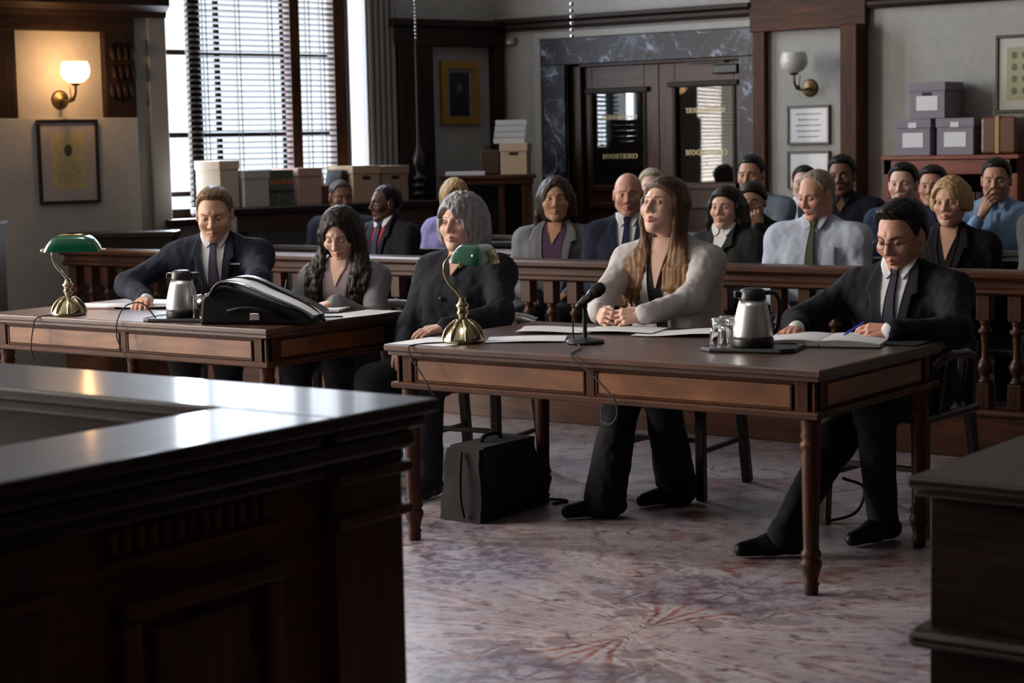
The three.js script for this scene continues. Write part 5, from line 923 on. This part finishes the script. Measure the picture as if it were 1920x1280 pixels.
// ================================================================ things on the tables, floor and shelves
const TT = 0.76;
function lampShade(L, W, H) {
  const pos = [], idx = [], nu = 36, nv = 10, e1 = 0.42, e2 = 0.5, sp = (c, e) => Math.sign(c) * Math.abs(c) ** e;
  for (const k of [1, 0.965]) for (let j = 0; j <= nv; j++) for (let i = 0; i <= nu; i++) {
    const a = i / nu * Math.PI * 2, b = j / nv * Math.PI / 2, y = sp(Math.sin(b), e2) * H * k, r = sp(Math.cos(b), e2) * (1 + 0.06 * Math.max(0, 1 - j / 2)) * k;
    const taper = 1 - 0.2 * (y / H);
    pos.push(sp(Math.cos(a), e1) * r * L / 2 * taper, y, sp(Math.sin(a), e1) * r * W / 2 * taper);
  }
  const n = nu + 1, B = n * (nv + 1);
  for (let j = 0; j < nv; j++) for (let i = 0; i < nu; i++) { const a = j * n + i, b = a + 1, c = a + n, d = c + 1; idx.push(a, c, b, b, c, d, B + a, B + b, B + c, B + b, B + d, B + c); }
  for (let i = 0; i < nu; i++) idx.push(i, i + 1, B + i, i + 1, B + i + 1, B + i);
  const g = new THREE.BufferGeometry(); g.setAttribute('position', new THREE.BufferAttribute(new Float32Array(pos), 3)); g.setIndex(idx); g.computeVertexNormals(); return g;
}
function bankersLamp(label, x, z, shadeYaw, lean) {   // the stem leans across the sight line, the shade turns on its own pivot
  const l = thing('bankers_lamp', label, 'lamp', [x, TT + (shadeYaw > 30 ? 0.003 : 0), z], 36 * RAD, 'brass banker lamps');
  mesh('base', lathe([[0, 0], [0.078, 0], [0.08, 0.008], [0.074, 0.018], [0.066, 0.034], [0.052, 0.056], [0.034, 0.072], [0.02, 0.08], [0, 0.08]], 32), M.brass, l);
  const ribs = []; for (let i = 0; i < 8; i++) { const g = tube([[0.076, 0.01, 0], [0.068, 0.04, 0], [0.05, 0.064, 0], [0.024, 0.082, 0]], 0.0075, 12, 8); g.rotateY(i * Math.PI / 4 + 0.2); ribs.push(g); }
  mesh('base_ribs', ribs, M.brass, l);
  mesh('column', lathe([[0, 0.078], [0.02, 0.078], [0.015, 0.09], [0.019, 0.102], [0.024, 0.112], [0.018, 0.12], [0.022, 0.132], [0.026, 0.14], [0.016, 0.15], [0.012, 0.165], [0, 0.17]], 24), M.brass, l);
  mesh('stem', tube([[0, 0.16, 0], [-0.02, 0.19, 0], [-0.048, 0.222, 0], [-0.065, 0.262, 0], [-0.062, 0.3, 0], [-0.035, 0.328, 0], [0.02, 0.335, 0]], 0.0055, 34, 10), M.brass, l);
  const sh = mesh('glass_shade', lampShade(0.245, 0.125, 0.072), M.greenGlass, l); sh.position.set(shadeYaw > 30 ? 0.05 : 0.03, 0.3, 0); sh.rotation.set(lean, shadeYaw * RAD, 0, 'YXZ');
  mesh('shade_rod', [turn(lathe([[0, -0.15], [0.004, -0.15], [0.004, 0.13], [0, 0.13]], 10), 0, 0, Math.PI / 2), turn(lathe([[0, 0.128], [0.009, 0.132], [0.01, 0.14], [0, 0.15]], 12), 0, 0, Math.PI / 2)], M.brass, sh);
  mesh('switch', move(turn(lathe([[0, 0], [0.008, 0], [0.008, 0.03], [0, 0.03]], 10), Math.PI / 2), 0.05, 0.02, 0.05), M.blackPlastic, l);
  return l;
}
bankersLamp('brass lamp with green glass shade on the left table', -6.77, -5.775, 4, 0.1);
bankersLamp('brass lamp with green glass shade at the left end of the right table', -4.335, -5.6, 68, 0.12);
function carafe(label, x, z, yaw) {
  const c = thing('coffee_carafe', label, 'carafe', [x, TT + 0.012, z], yaw * RAD, 'steel coffee carafes');
  mesh('body', lathe([[0, 0.03], [0.07, 0.03], [0.072, 0.04], [0.07, 0.07], [0.062, 0.11], [0.053, 0.145], [0.046, 0.168], [0, 0.168]], 36), M.steel, c);
  mesh('foot', lathe([[0, 0], [0.07, 0], [0.074, 0.006], [0.074, 0.028], [0.07, 0.031], [0, 0.031]], 32), M.blackPlastic, c);
  const lid = mesh('lid', lathe([[0, 0.166], [0.047, 0.166], [0.048, 0.172], [0.044, 0.2], [0.03, 0.208], [0, 0.21]], 28), M.blackPlastic, c);
  mesh('spout', bx(-0.066, -0.04, 0.172, 0.198, -0.016, 0.016, 0.006), M.blackPlastic, lid);
  mesh('handle', tube([[0.044, 0.19, 0], [0.075, 0.188, 0], [0.092, 0.165, 0], [0.093, 0.11, 0], [0.085, 0.06, 0], [0.068, 0.042, 0]], 0.0085, 30, 8), M.blackPlastic, c);
  return c;
}
function tray(label, x, z, yaw) {
  const s = new THREE.Shape(), w = 0.165, d = 0.115, k = 0.04; [[-w + k, -d], [w - k, -d], [w, -d + k], [w, d - k], [w - k, d], [-w + k, d], [-w, d - k], [-w, -d + k]].forEach(([a, b], i) => (i ? s.lineTo(a, b) : s.moveTo(a, b)));
  const g = new THREE.ExtrudeGeometry(s, { depth: 0.004, bevelEnabled: true, bevelSize: 0.006, bevelThickness: 0.004, bevelSegments: 2 }); g.rotateX(-Math.PI / 2); g.translate(0, 0.004, 0);
  const t = thing('serving_tray', label, 'tray', [x, TT, z], yaw * RAD, 'black serving trays'); mesh('plate', g, M.blackPlastic, t);
  const rim = []; for (let i = 0; i < 8; i++) { const P = [[-w + k, -d], [w - k, -d], [w, -d + k], [w, d - k], [w - k, d], [-w + k, d], [-w, d - k], [-w, -d + k]], a = P[i], b = P[(i + 1) % 8]; rim.push(tube([[a[0], 0.011, a[1]], [(a[0] + b[0]) / 2, 0.0112, (a[1] + b[1]) / 2], [b[0], 0.011, b[1]]], 0.005, 4, 6)); }
  mesh('rim', rim, M.blackPlastic, t); return t;
}
function tumbler(label, x, z) {
  const t = tag(mesh('water_glass', lathe([[0.036, 0], [0.038, 0.001], [0.036, 0.05], [0.033, 0.096], [0.03, 0.1], [0, 0.1], [0, 0.09], [0.0295, 0.088], [0.033, 0.05], [0.0355, 0]], 28), M.glass), label, 'glass', 'upturned water glasses'); t.position.set(x, TT + 0.0125, z); return t;
}
tray('black tray under the carafe on the right table', -3.235, -5.86, 14); carafe('steel carafe with black lid and handle on the right table', -3.235, -5.86, 36);
tumbler('upturned water glass left of the right carafe, nearer one', -3.345, -5.82); tumbler('upturned water glass left of the right carafe, farther one', -3.36, -5.9);
tray('black tray under the carafe on the left table', -6.06, -5.83, 20); carafe('steel carafe on the left table before the person in the navy suit', -6.08, -5.83, 36);
tumbler('upturned water glass beside the carafe on the left table, nearer one', -5.985, -5.84); tumbler('upturned water glass beside the carafe on the left table, farther one', -6.0, -5.92);
{ // microphone
  const m = thing('desk_microphone', 'black desk microphone on a round stand before the clasped hands', 'microphone', [-3.9, TT, -5.78], 36 * RAD);
  mesh('base', lathe([[0, 0], [0.07, 0], [0.073, 0.006], [0.07, 0.014], [0.03, 0.02], [0.012, 0.024], [0, 0.024]], 32), M.blackPlastic, m);
  mesh('post', lathe([[0, 0.02], [0.008, 0.02], [0.008, 0.13], [0.011, 0.135], [0.011, 0.15], [0, 0.15]], 14), M.blackPlastic, m);
  const b = mesh('microphone_body', lathe([[0, 0], [0.01, 0], [0.014, 0.02], [0.017, 0.07], [0.019, 0.078], [0, 0.08]], 18), M.blackPlastic, m); b.position.set(-0.03, 0.135, 0.01); b.rotation.set(-0.1, 0, -0.9);
  mesh('foam_head', lathe([[0, 0.076], [0.02, 0.078], [0.026, 0.095], [0.025, 0.115], [0.016, 0.13], [0, 0.134]], 18), M.cloth, b);
  mesh('name_plate', bx(-0.004, 0.004, 0.025, 0.065, 0.0135, 0.0165, 0.001), M.chrome, b);
  mesh('clip', tube([[0, 0.148, 0], [-0.004, 0.165, 0.004], [0.004, 0.175, 0.004]], 0.009, 8, 8), M.blackPlastic, m);
  mesh('cable', tube([[-0.032, 0.134, 0.012], [-0.042, 0.11, 0.016], [-0.045, 0.06, 0.02], [-0.043, 0.02, 0.03], [-0.03, 0.004, 0.06]], 0.0035, 24, 6), M.cord, m);
  tag(mesh('microphone_cord', tube([[-3.885, 0.765, -5.71], [-3.8, 0.764, -5.6], [-3.74, 0.765, -5.47], [-3.715, 0.76, -5.415], [-3.68, 0.735, -5.409], [-3.625, 0.7, -5.409], [-3.57, 0.655, -5.409], [-3.525, 0.61, -5.405], [-3.522, 0.565, -5.41], [-3.555, 0.528, -5.42], [-3.6, 0.535, -5.43], [-3.615, 0.58, -5.46]], 0.003, 80, 6), M.cord), 'thin black cord looping down over the front of the right table', 'cord');
}
const cord = (label, pts) => tag(mesh('lamp_cord', tube(pts, 0.0032, 60, 6), M.cord), label, 'cord', 'cords hanging over the table fronts');
cord('black lamp cord at the left end of the right table front', [[-4.38, 0.764, -5.54], [-4.43, 0.764, -5.46], [-4.45, 0.755, -5.415], [-4.43, 0.71, -5.408], [-4.39, 0.66, -5.41], [-4.352, 0.612, -5.405], [-4.34, 0.58, -5.42]]);
cord('black cord arching over the left table beside the carafe', [[-6.16, 0.765, -5.75], [-6.2, 0.84, -5.7], [-6.26, 0.83, -5.665], [-6.305, 0.77, -5.652], [-6.315, 0.69, -5.65], [-6.285, 0.635, -5.65], [-6.24, 0.587, -5.648], [-6.23, 0.55, -5.67]]);
cord('black lamp cord at the left edge of the left table front', [[-6.7, 0.764, -5.74], [-6.82, 0.764, -5.69], [-6.86, 0.75, -5.655], [-6.88, 0.7, -5.65], [-6.895, 0.6, -5.648], [-6.9, 0.55, -5.67]]);
// papers: slightly bowed sheets
function sheet(name, label, x, z, yaw, w, d, mat, y = TT + 0.001, bow = 0.004, group = 'loose papers on the counsel tables', h = 0.0008) {
  const g = new THREE.PlaneGeometry(w, d, 10, 8); g.rotateX(-Math.PI / 2); const p = g.attributes.position, s = rnd() * 9;
  const f = (X, Z) => bow * (0.5 + 0.5 * Math.sin(X * 14 + s)) * (0.4 + 0.6 * Math.abs(Z / d * 2)) + h;
  for (let i = 0; i < p.count; i++) p.setY(i, f(p.getX(i), p.getZ(i)));
  const b = g.clone(), q = b.attributes.position; for (let i = 0; i < q.count; i++) q.setY(i, Math.max(0, q.getY(i) - h)); const ix = b.index.array; for (let i = 0; i < ix.length; i += 3) { const t = ix[i]; ix[i] = ix[i + 1]; ix[i + 1] = t; }
  g.computeVertexNormals(); b.computeVertexNormals();
  const o = tag(mesh(name, [g, b], mat ?? M.paper), label, 'paper', group); o.position.set(x, y, z); o.rotation.y = yaw * RAD; return o;
}
sheet('paper_sheet', 'white paper under the base of the right brass lamp', -4.44, -5.57, 0, 0.27, 0.26, M.paper, TT + 0.0005, 0.0012);
sheet('paper_sheet', 'white paper lying between the right lamp and the microphone', -4.17, -5.78, 32, 0.3, 0.21, M.paper, TT + 0.002);
sheet('paper_sheet', 'upper white paper behind the microphone, left of the clasped hands', -4.25, -6.1, 26, 0.3, 0.216, M.paper, TT + 0.004, 0.008);
sheet('paper_sheet', 'white papers under the clasped hands on the right table', -4.0, -6.2, 14, 0.3, 0.216, M.paper, TT + 0.006, 0.006);
sheet('paper_sheet', 'bowed white paper right of the clasped hands', -3.76, -6.2, 18, 0.3, 0.22, M.paper, TT + 0.003, 0.012);
sheet('paper_sheet', 'white paper at the right corner of the left table', -5.515, -6.22, 90, 0.64, 0.19, M.paper, TT + 0.001, 0.002);
sheet('paper_sheet', 'white papers before the person in the navy suit', -6.75, -6.23, 24, 0.3, 0.22, M.paper, TT + 0.008, 0.006);
{
  const pad = (name, label, x, z, yaw, w, d, h, cover, n) => { const o = thing(name, label, 'notebook', [x, TT, z], yaw * RAD); mesh('cover', bx(-w / 2 - 0.005, w / 2 + 0.005, 0, 0.004, -d / 2 - 0.005, d / 2 + 0.005, 0.001), cover, o); mesh('pages', bx(-w / 2, w / 2, 0.004, h, -d / 2, d / 2, 0.001), n ?? M.paper, o); return o; };
  pad('red_folder', 'thin red-edged folder on the left table near the brass lamp', -6.98, -6.12, 24, 0.28, 0.2, 0.012, std({ color: lin(0.25, 0.03, 0.02), roughness: 0.6 }));
  pad('legal_pad', 'black folder with white pages before the person in the grey cardigan', -5.83, -6.42, 24, 0.3, 0.215, 0.014, M.leather);
  const nb = thing('open_notebook', 'open white notebook under the hand of the writing person', 'notebook', [-3.1, TT, -6.16], 16 * RAD);
  mesh('cover', bx(-0.235, 0.225, 0, 0.004, -0.15, 0.15, 0.001), M.blackPlastic, nb);
  for (const s of [-1, 1]) { const g = new THREE.BoxGeometry(0.215, 0.012, 0.285, 12, 1, 1), p = g.attributes.position; for (let i = 0; i < p.count; i++) if (p.getY(i) > 0) p.setY(i, 0.004 + 0.012 * Math.sin(Math.min(1, Math.max(0, (0.1075 - s * p.getX(i)) / 0.215)) * 2.4)); g.computeVertexNormals(); g.translate(s * 0.11, 0.0105, 0); mesh('pages', uvs(g, 'x'), M.paper, nb); }
  const dark = thing('dark_folder', 'dark blue folder beside the notebook at the table corner', 'folder', [-2.86, TT, -6.29], 8 * RAD); mesh('cover', bx(-0.09, 0.09, 0, 0.008, -0.11, 0.11, 0.002), std({ color: lin(0.012, 0.014, 0.03), roughness: 0.6 }), dark);
  const pen = (label, a, b, c) => { const d = V(...b).sub(V(...a)), L = d.length(), g = lathe([[0, 0], [0.0015, 0.006], [0.0042, 0.018], [0.0042, L - 0.004], [0.003, L], [0, L]], 10); g.applyQuaternion(new THREE.Quaternion().setFromUnitVectors(V(0, 1, 0), d.normalize())); const o = tag(mesh('pen', g, std({ color: lin(...c), roughness: 0.35 })), label, 'pen'); o.position.set(...a); return o; };
  pen('blue pen held by the writing person', [-3.06, 0.783, -6.21], [-2.985, 0.835, -6.24], [0.02, 0.04, 0.4]);
  pen('dark pen lying on the paper at the corner of the left table', [-5.55, TT + 0.01, -6.08], [-5.43, TT + 0.01, -6.16], [0.02, 0.03, 0.02]);
  pen('pen held upright by the person in the grey cardigan over her papers', [-5.97, 0.79, -6.36], [-6.0, 0.9, -6.42], [0.02, 0.02, 0.025]);
}
{ // black leather bag lying on the left table
  const b = thing('leather_bag', 'black leather briefcase slumped open on the left table', 'bag', [-5.655, TT, -5.87], 22 * RAD);
  const s = new THREE.Shape(); s.moveTo(-0.22, 0); s.lineTo(0.25, 0); s.quadraticCurveTo(0.265, 0.02, 0.24, 0.035); s.lineTo(0.05, 0.1); s.lineTo(-0.12, 0.16); s.quadraticCurveTo(-0.18, 0.155, -0.21, 0.1); s.lineTo(-0.22, 0);
  const g = new THREE.ExtrudeGeometry(s, { depth: 0.17, bevelEnabled: true, bevelSize: 0.012, bevelThickness: 0.015, bevelSegments: 3, curveSegments: 8 }); g.scale(1, 0.9, 1); g.translate(0, 0.012, -0.085); mesh('body', uvs(g, 'x'), M.leather, b);
  const flap = (o, z0, z1, sh) => { const P = [[-0.2 + sh, 0.13], [-0.15 + sh, 0.19], [-0.08 + sh, 0.195], [0.06 + sh, 0.14], [0.2 + sh, 0.075], [0.27 + sh, 0.03]], pos = [], idx = []; const c = new THREE.CatmullRomCurve3(P.map(([x, y]) => V(x, (y + o) * 0.9, 0))); const n = 24; for (let i = 0; i <= n; i++) { const p = c.getPoint(i / n); for (const [z, dy] of [[z0, 0], [z1, 0], [z1, -0.006], [z0, -0.006]]) pos.push(p.x, p.y + dy, z + 0.01 * Math.sin(i * 0.5)); } for (let i = 0; i < n; i++) for (let k = 0; k < 4; k++) { const a = i * 4 + k, d = i * 4 + (k + 1) % 4; idx.push(a, d, a + 4, d, d + 4, a + 4); } for (const e of [0, n * 4]) idx.push(e, e + 1, e + 2, e, e + 2, e + 3); const q = new THREE.BufferGeometry(); q.setAttribute('position', new THREE.BufferAttribute(new Float32Array(pos), 3)); q.setIndex(idx); const k = q.toNonIndexed(); k.computeVertexNormals(); return k; };
  const fm = phy({ color: lin(0.008, 0.008, 0.01), roughness: 0.3, clearcoat: 0.3, clearcoatRoughness: 0.12, side: THREE.DoubleSide });
  mesh('flap', flap(0.02, -0.135, -0.045, 0), fm, b); mesh('flap', flap(0.008, 0.09, 0.13, 0.02), fm, b);
  mesh('papers', flap(0.014, -0.05, 0.085, 0.005), M.white, b);
  mesh('strap', tube([[-0.19, 0.12, 0.115], [-0.12, 0.165, 0.13], [0.02, 0.13, 0.135], [0.16, 0.075, 0.13], [0.26, 0.03, 0.115], [0.29, 0.008, 0.08]], 0.007, 40, 6), M.leather, b);
  mesh('strap', tube([[-0.15, 0.18, -0.04], [-0.05, 0.19, -0.03], [0.1, 0.13, -0.03], [0.24, 0.06, -0.02], [0.3, 0.01, 0.0]], 0.007, 40, 6), M.leather, b);
  mesh('handle', tube([[-0.1, 0.06, 0.105], [-0.02, 0.075, 0.125], [0.1, 0.06, 0.125], [0.16, 0.03, 0.105]], 0.009, 24, 8), M.leather, b);
  mesh('buckle', bx(0.0, 0.045, 0.02, 0.05, 0.1, 0.107, 0.003), M.chrome, b);
}
{ // satchel on the floor
  const b = thing('floor_satchel', 'black satchel standing on the floor beneath the right table', 'bag', [-4.575, 0, -6.08], 90 * RAD);
  const g = new THREE.BoxGeometry(0.42, 0.285, 0.19, 14, 10, 8), p = g.attributes.position;
  for (let i = 0; i < p.count; i++) { const y = p.getY(i) / 0.285 + 0.5, k = mixv(1.08, 0.8, y), bulge = 1 + 0.08 * Math.sin(y * Math.PI); let x = p.getX(i) * mixv(1.04, 0.9, y), z = p.getZ(i) * k * bulge; const n = 0.008 * N3(x * 9, y * 3, z * 9 + 4); p.setXYZ(i, x + n, y * 0.285 + (y > 0.9 ? 0.012 * Math.cos(x * 7) : 0) + 0.004, z + n); }
  g.computeVertexNormals(); mesh('body', uvs(g, 'x'), M.cloth, b);
  mesh('flap', bx(-0.17, 0.175, 0.09, 0.296, 0.08, 0.098, 0.008), M.cloth, b); mesh('top_flap', bx(-0.175, 0.18, 0.286, 0.302, -0.08, 0.096, 0.008), M.cloth, b);
  mesh('carry_handle', tube([[-0.07, 0.3, 0], [-0.05, 0.322, 0], [0.05, 0.322, 0], [0.07, 0.3, 0]], 0.009, 20, 8), M.cloth, b);
  mesh('side_strap', tube([[0.2, 0.28, 0.02], [0.216, 0.2, 0.05], [0.225, 0.08, 0.07], [0.25, 0.012, 0.09], [0.33, 0.007, 0.06], [0.34, 0.007, 0.14], [0.25, 0.007, 0.13]], 0.006, 50, 6), M.cloth, b);
  mesh('ring', move(turn(new THREE.TorusGeometry(0.012, 0.0025, 6, 18), 0, Math.PI / 2), 0.216, 0.2, 0.05), M.chrome, b);
  mesh('side_strap', tube([[-0.2, 0.28, 0], [-0.225, 0.18, 0.01], [-0.235, 0.08, 0.02], [-0.23, 0.02, 0.03]], 0.007, 30, 6), M.cloth, b);
}
{ // floor outlet cord behind the writing man's foot
  tag(mesh('extension_cable', tube([[-3.42, 0.006, -6.55], [-3.3, 0.008, -6.6], [-3.2, 0.05, -6.62], [-3.16, 0.15, -6.6], [-3.2, 0.2, -6.5]], 0.006, 40, 6), M.cord), 'black cable curling up from the floor under the right table', 'cable');
}
// ---- files on the window table (placed in the wall's own axes)
function onTable(o, t, y, off) { o.position.copy(wallPoint(t, y, off)); o.rotation.y = WALL_TURN; return o; }
function fileBox(name, label, w, h, d, mat, opt = {}) {
  const b = thing(name, label, 'box', [0, 0, 0], 0, opt.group);
  mesh('body', bx(-w / 2, w / 2, 0, h - 0.045, -d / 2, d / 2, 0.003), mat, b);
  mesh('lid', bx(-w / 2 - 0.007, w / 2 + 0.007, h - 0.06, h, -d / 2 - 0.007, d / 2 + 0.007, 0.004), mat, b);
  if (opt.label) mesh('paper_label', bx(-w * 0.3, w * 0.3, h * 0.22, h * 0.62, d / 2 + 0.0002, d / 2 + 0.0022, 0), M.white, b);
  if (opt.hole) mesh('hand_hole', bx(-0.035, 0.035, h * 0.62, h * 0.72, d / 2 + 0.0002, d / 2 + 0.0014, 0.0005), M.blackRubber, b);
  if (opt.tab) mesh('label_tab', bx(-0.03, 0.03, h - 0.06, h - 0.025, d / 2 + 0.0075, d / 2 + 0.01, 0), M.white, b);
  return b;
}
onTable(fileBox('file_box', 'cream file box at the left end of the window table', 0.15, 0.33, 0.34, M.cream), 2.86, TBL, 0.36);
onTable(fileBox('binder_box', 'pale grey binder box beside the cream file box', 0.2, 0.26, 0.34, std({ color: lin(0.5, 0.5, 0.48), roughness: 0.8 })), 2.665, TBL, 0.4);
const bookSpines = [[0.09, 0.11, 0.09], [0.1, 0.12, 0.1], [0.085, 0.1, 0.085], [0.1, 0.11, 0.095]];
for (let i = 0; i < 4; i++) {
  const b = thing('reporter_volume', `${['leftmost', 'second', 'third', 'rightmost'][i]} grey-green law volume with orange band on the window table`, 'book', [0, 0, 0], 0, 'law volumes on the window table'), w = 0.048;
  mesh('cover', [pb(-w / 2, w / 2, 0, 0.255, 0.112, 0.115), pb(-w / 2, -w / 2 + 0.003, 0, 0.255, -0.07, 0.112), pb(w / 2 - 0.003, w / 2, 0, 0.255, -0.07, 0.112)], std({ color: lin(...bookSpines[i]), roughness: 0.6 }), b);
  mesh('pages', pb(-w / 2 + 0.003, w / 2 - 0.003, 0.004, 0.25, -0.066, 0.112), M.paper, b);
  mesh('spine_label', pb(-w / 2, w / 2, 0.155, 0.19, 0.1152, 0.1162), std({ color: lin(0.42, 0.13, 0.05), roughness: 0.6 }), b);
  mesh('spine_band', pb(-w / 2, w / 2, 0.095, 0.115, 0.1152, 0.1162), std({ color: lin(0.02, 0.02, 0.02), roughness: 0.6 }), b);
  onTable(b, 2.53 - i * 0.052, TBL, 0.44);
}
onTable(fileBox('file_box', 'pinkish cardboard file box in the middle of the window table', 0.195, 0.265, 0.34, std({ color: lin(0.5, 0.33, 0.27), roughness: 0.85 })), 2.22, TBL, 0.4);
{
  const f = thing('paper_stack', 'upright white papers leaning between the boxes on the window table', 'paper'); mesh('sheets', turn(bx(-0.08, 0.08, 0, 0.245, -0.02, 0.02, 0.002), -0.12, 0, 0.08), M.white, f); onTable(f, 2.02, TBL + 0.012, 0.34);
  const g = thing('folder_pile', 'red-brown folders standing before the white papers', 'folder'); mesh('folder', turn(bx(-0.09, 0.09, 0, 0.13, -0.03, 0.03, 0.004), 0.1), std({ color: lin(0.16, 0.05, 0.03), roughness: 0.7 }), g); onTable(g, 2.01, TBL + 0.004, 0.48);
  for (let i = 0; i < 2; i++) { const d = thing('ring_binder', `dark leaning ring binder, ${i ? 'right' : 'left'} of two on the window table`, 'binder', [0, 0, 0], 0, 'leaning binders'); mesh('cover', turn(bx(-0.018, 0.018, 0, 0.24, -0.1, 0.1, 0.004), 0, 0, -0.22), std({ color: lin(0.015, 0.015, 0.018), roughness: 0.6 }), d); onTable(d, 1.93 - i * 0.05, TBL + 0.006, 0.4); }
}
onTable(fileBox('file_box', 'tan cardboard box near the right end of the window table', 0.235, 0.27, 0.32, M.cardboard, { hole: true }), 1.72, TBL, 0.4);
onTable(fileBox('file_box', 'brown cardboard box at the right end of the window table', 0.235, 0.265, 0.32, std({ color: lin(0.36, 0.25, 0.17), roughness: 0.9 }), { hole: true }), 1.46, TBL, 0.4);
{ // on the corner cabinet
  const at = (o, x, y, z) => { const p = V(x, 0, z).applyAxisAngle(V(0, 1, 0), 36.25 * RAD); o.position.set(-8.72 + p.x, y, -11.62 + p.z); o.rotation.y = 36.25 * RAD; return o; };
  at(fileBox('file_box', 'tan cardboard box with a hand hole on the corner cabinet', 0.2, 0.235, 0.3, M.cardboard, { hole: true }), 0.22, 1.276, 0.05).rotation.y -= 0.12;
  for (let i = 0; i < 4; i++) { const b = thing('clear_tray', `${['lowest', 'second', 'third', 'topmost'][i]} of the pale stacked trays on the cardboard box`, 'tray', [0, 0, 0], 0, 'stacked trays in the corner'); mesh('shell', [bx(-0.12, 0.12, 0, 0.006, -0.11, 0.11, 0.002), bx(-0.12, -0.115, 0, 0.042, -0.11, 0.11, 0.001), bx(0.115, 0.12, 0, 0.042, -0.11, 0.11, 0.001), bx(-0.12, 0.12, 0, 0.042, 0.105, 0.11, 0.001), bx(-0.12, 0.12, 0, 0.042, -0.11, -0.105, 0.001)], std({ color: lin(0.6, 0.62, 0.62), roughness: 0.4 }), b); mesh('papers', bx(-0.11, 0.11, 0.006, 0.03, -0.1, 0.1, 0.001), M.paper, b); at(b, 0.17 + i * 0.006, 1.512 + i * 0.045, 0.05); }
  const p = thing('paper_pile', 'flat pile of white papers on the left of the corner cabinet', 'paper'); mesh('sheets', bx(-0.15, 0.15, 0, 0.028, -0.1, 0.1, 0.002), M.paper, p); at(p, -0.17, 1.276, 0.08);
  const k = thing('brown_case', 'brown leather case left of the cardboard box on the cabinet', 'case'); mesh('body', bx(-0.075, 0.075, 0, 0.19, -0.07, 0.07, 0.012), std({ color: lin(0.06, 0.035, 0.02), roughness: 0.5 }), k); mesh('handle', tube([[-0.04, 0.19, 0], [-0.03, 0.21, 0], [0.03, 0.21, 0], [0.04, 0.19, 0]], 0.006, 14, 6), M.leather, k); at(k, 0.02, 1.276, -0.13);
}
{ // on the bookcase
  const gB = 'grey storage boxes on the bookcase', put = (label, x0, x1, y, h) => { const b = fileBox('storage_box', label, x1 - x0, h, 0.3, M.greyCard, { label: true, tab: y < 1.5, hole: y > 1.5, group: gB }); b.position.set((x0 + x1) / 2, y, -12.215); };
  put('grey storage box with white label, lower left of three', -5.535, -5.285, 1.373, 0.247); put('grey storage box with white label, lower right of three', -5.235, -4.975, 1.373, 0.247); put('grey storage box with white label on top of the other two', -5.435, -5.18, 1.622, 0.245);
  const b = thing('copper_case', 'brown glossy leather case right of the grey boxes', 'case', [-4.8, 1.373, -12.2]); mesh('body', bx(-0.125, 0.125, 0, 0.25, -0.13, 0.14, 0.02), phy({ color: lin(0.12, 0.045, 0.02), roughness: 0.25, clearcoat: 0.4 }), b); mesh('strap', bx(-0.02, 0.01, 0.005, 0.254, -0.12, 0.146, 0.003), M.oldBrass, b);
}

renderer.render(scene, camera);
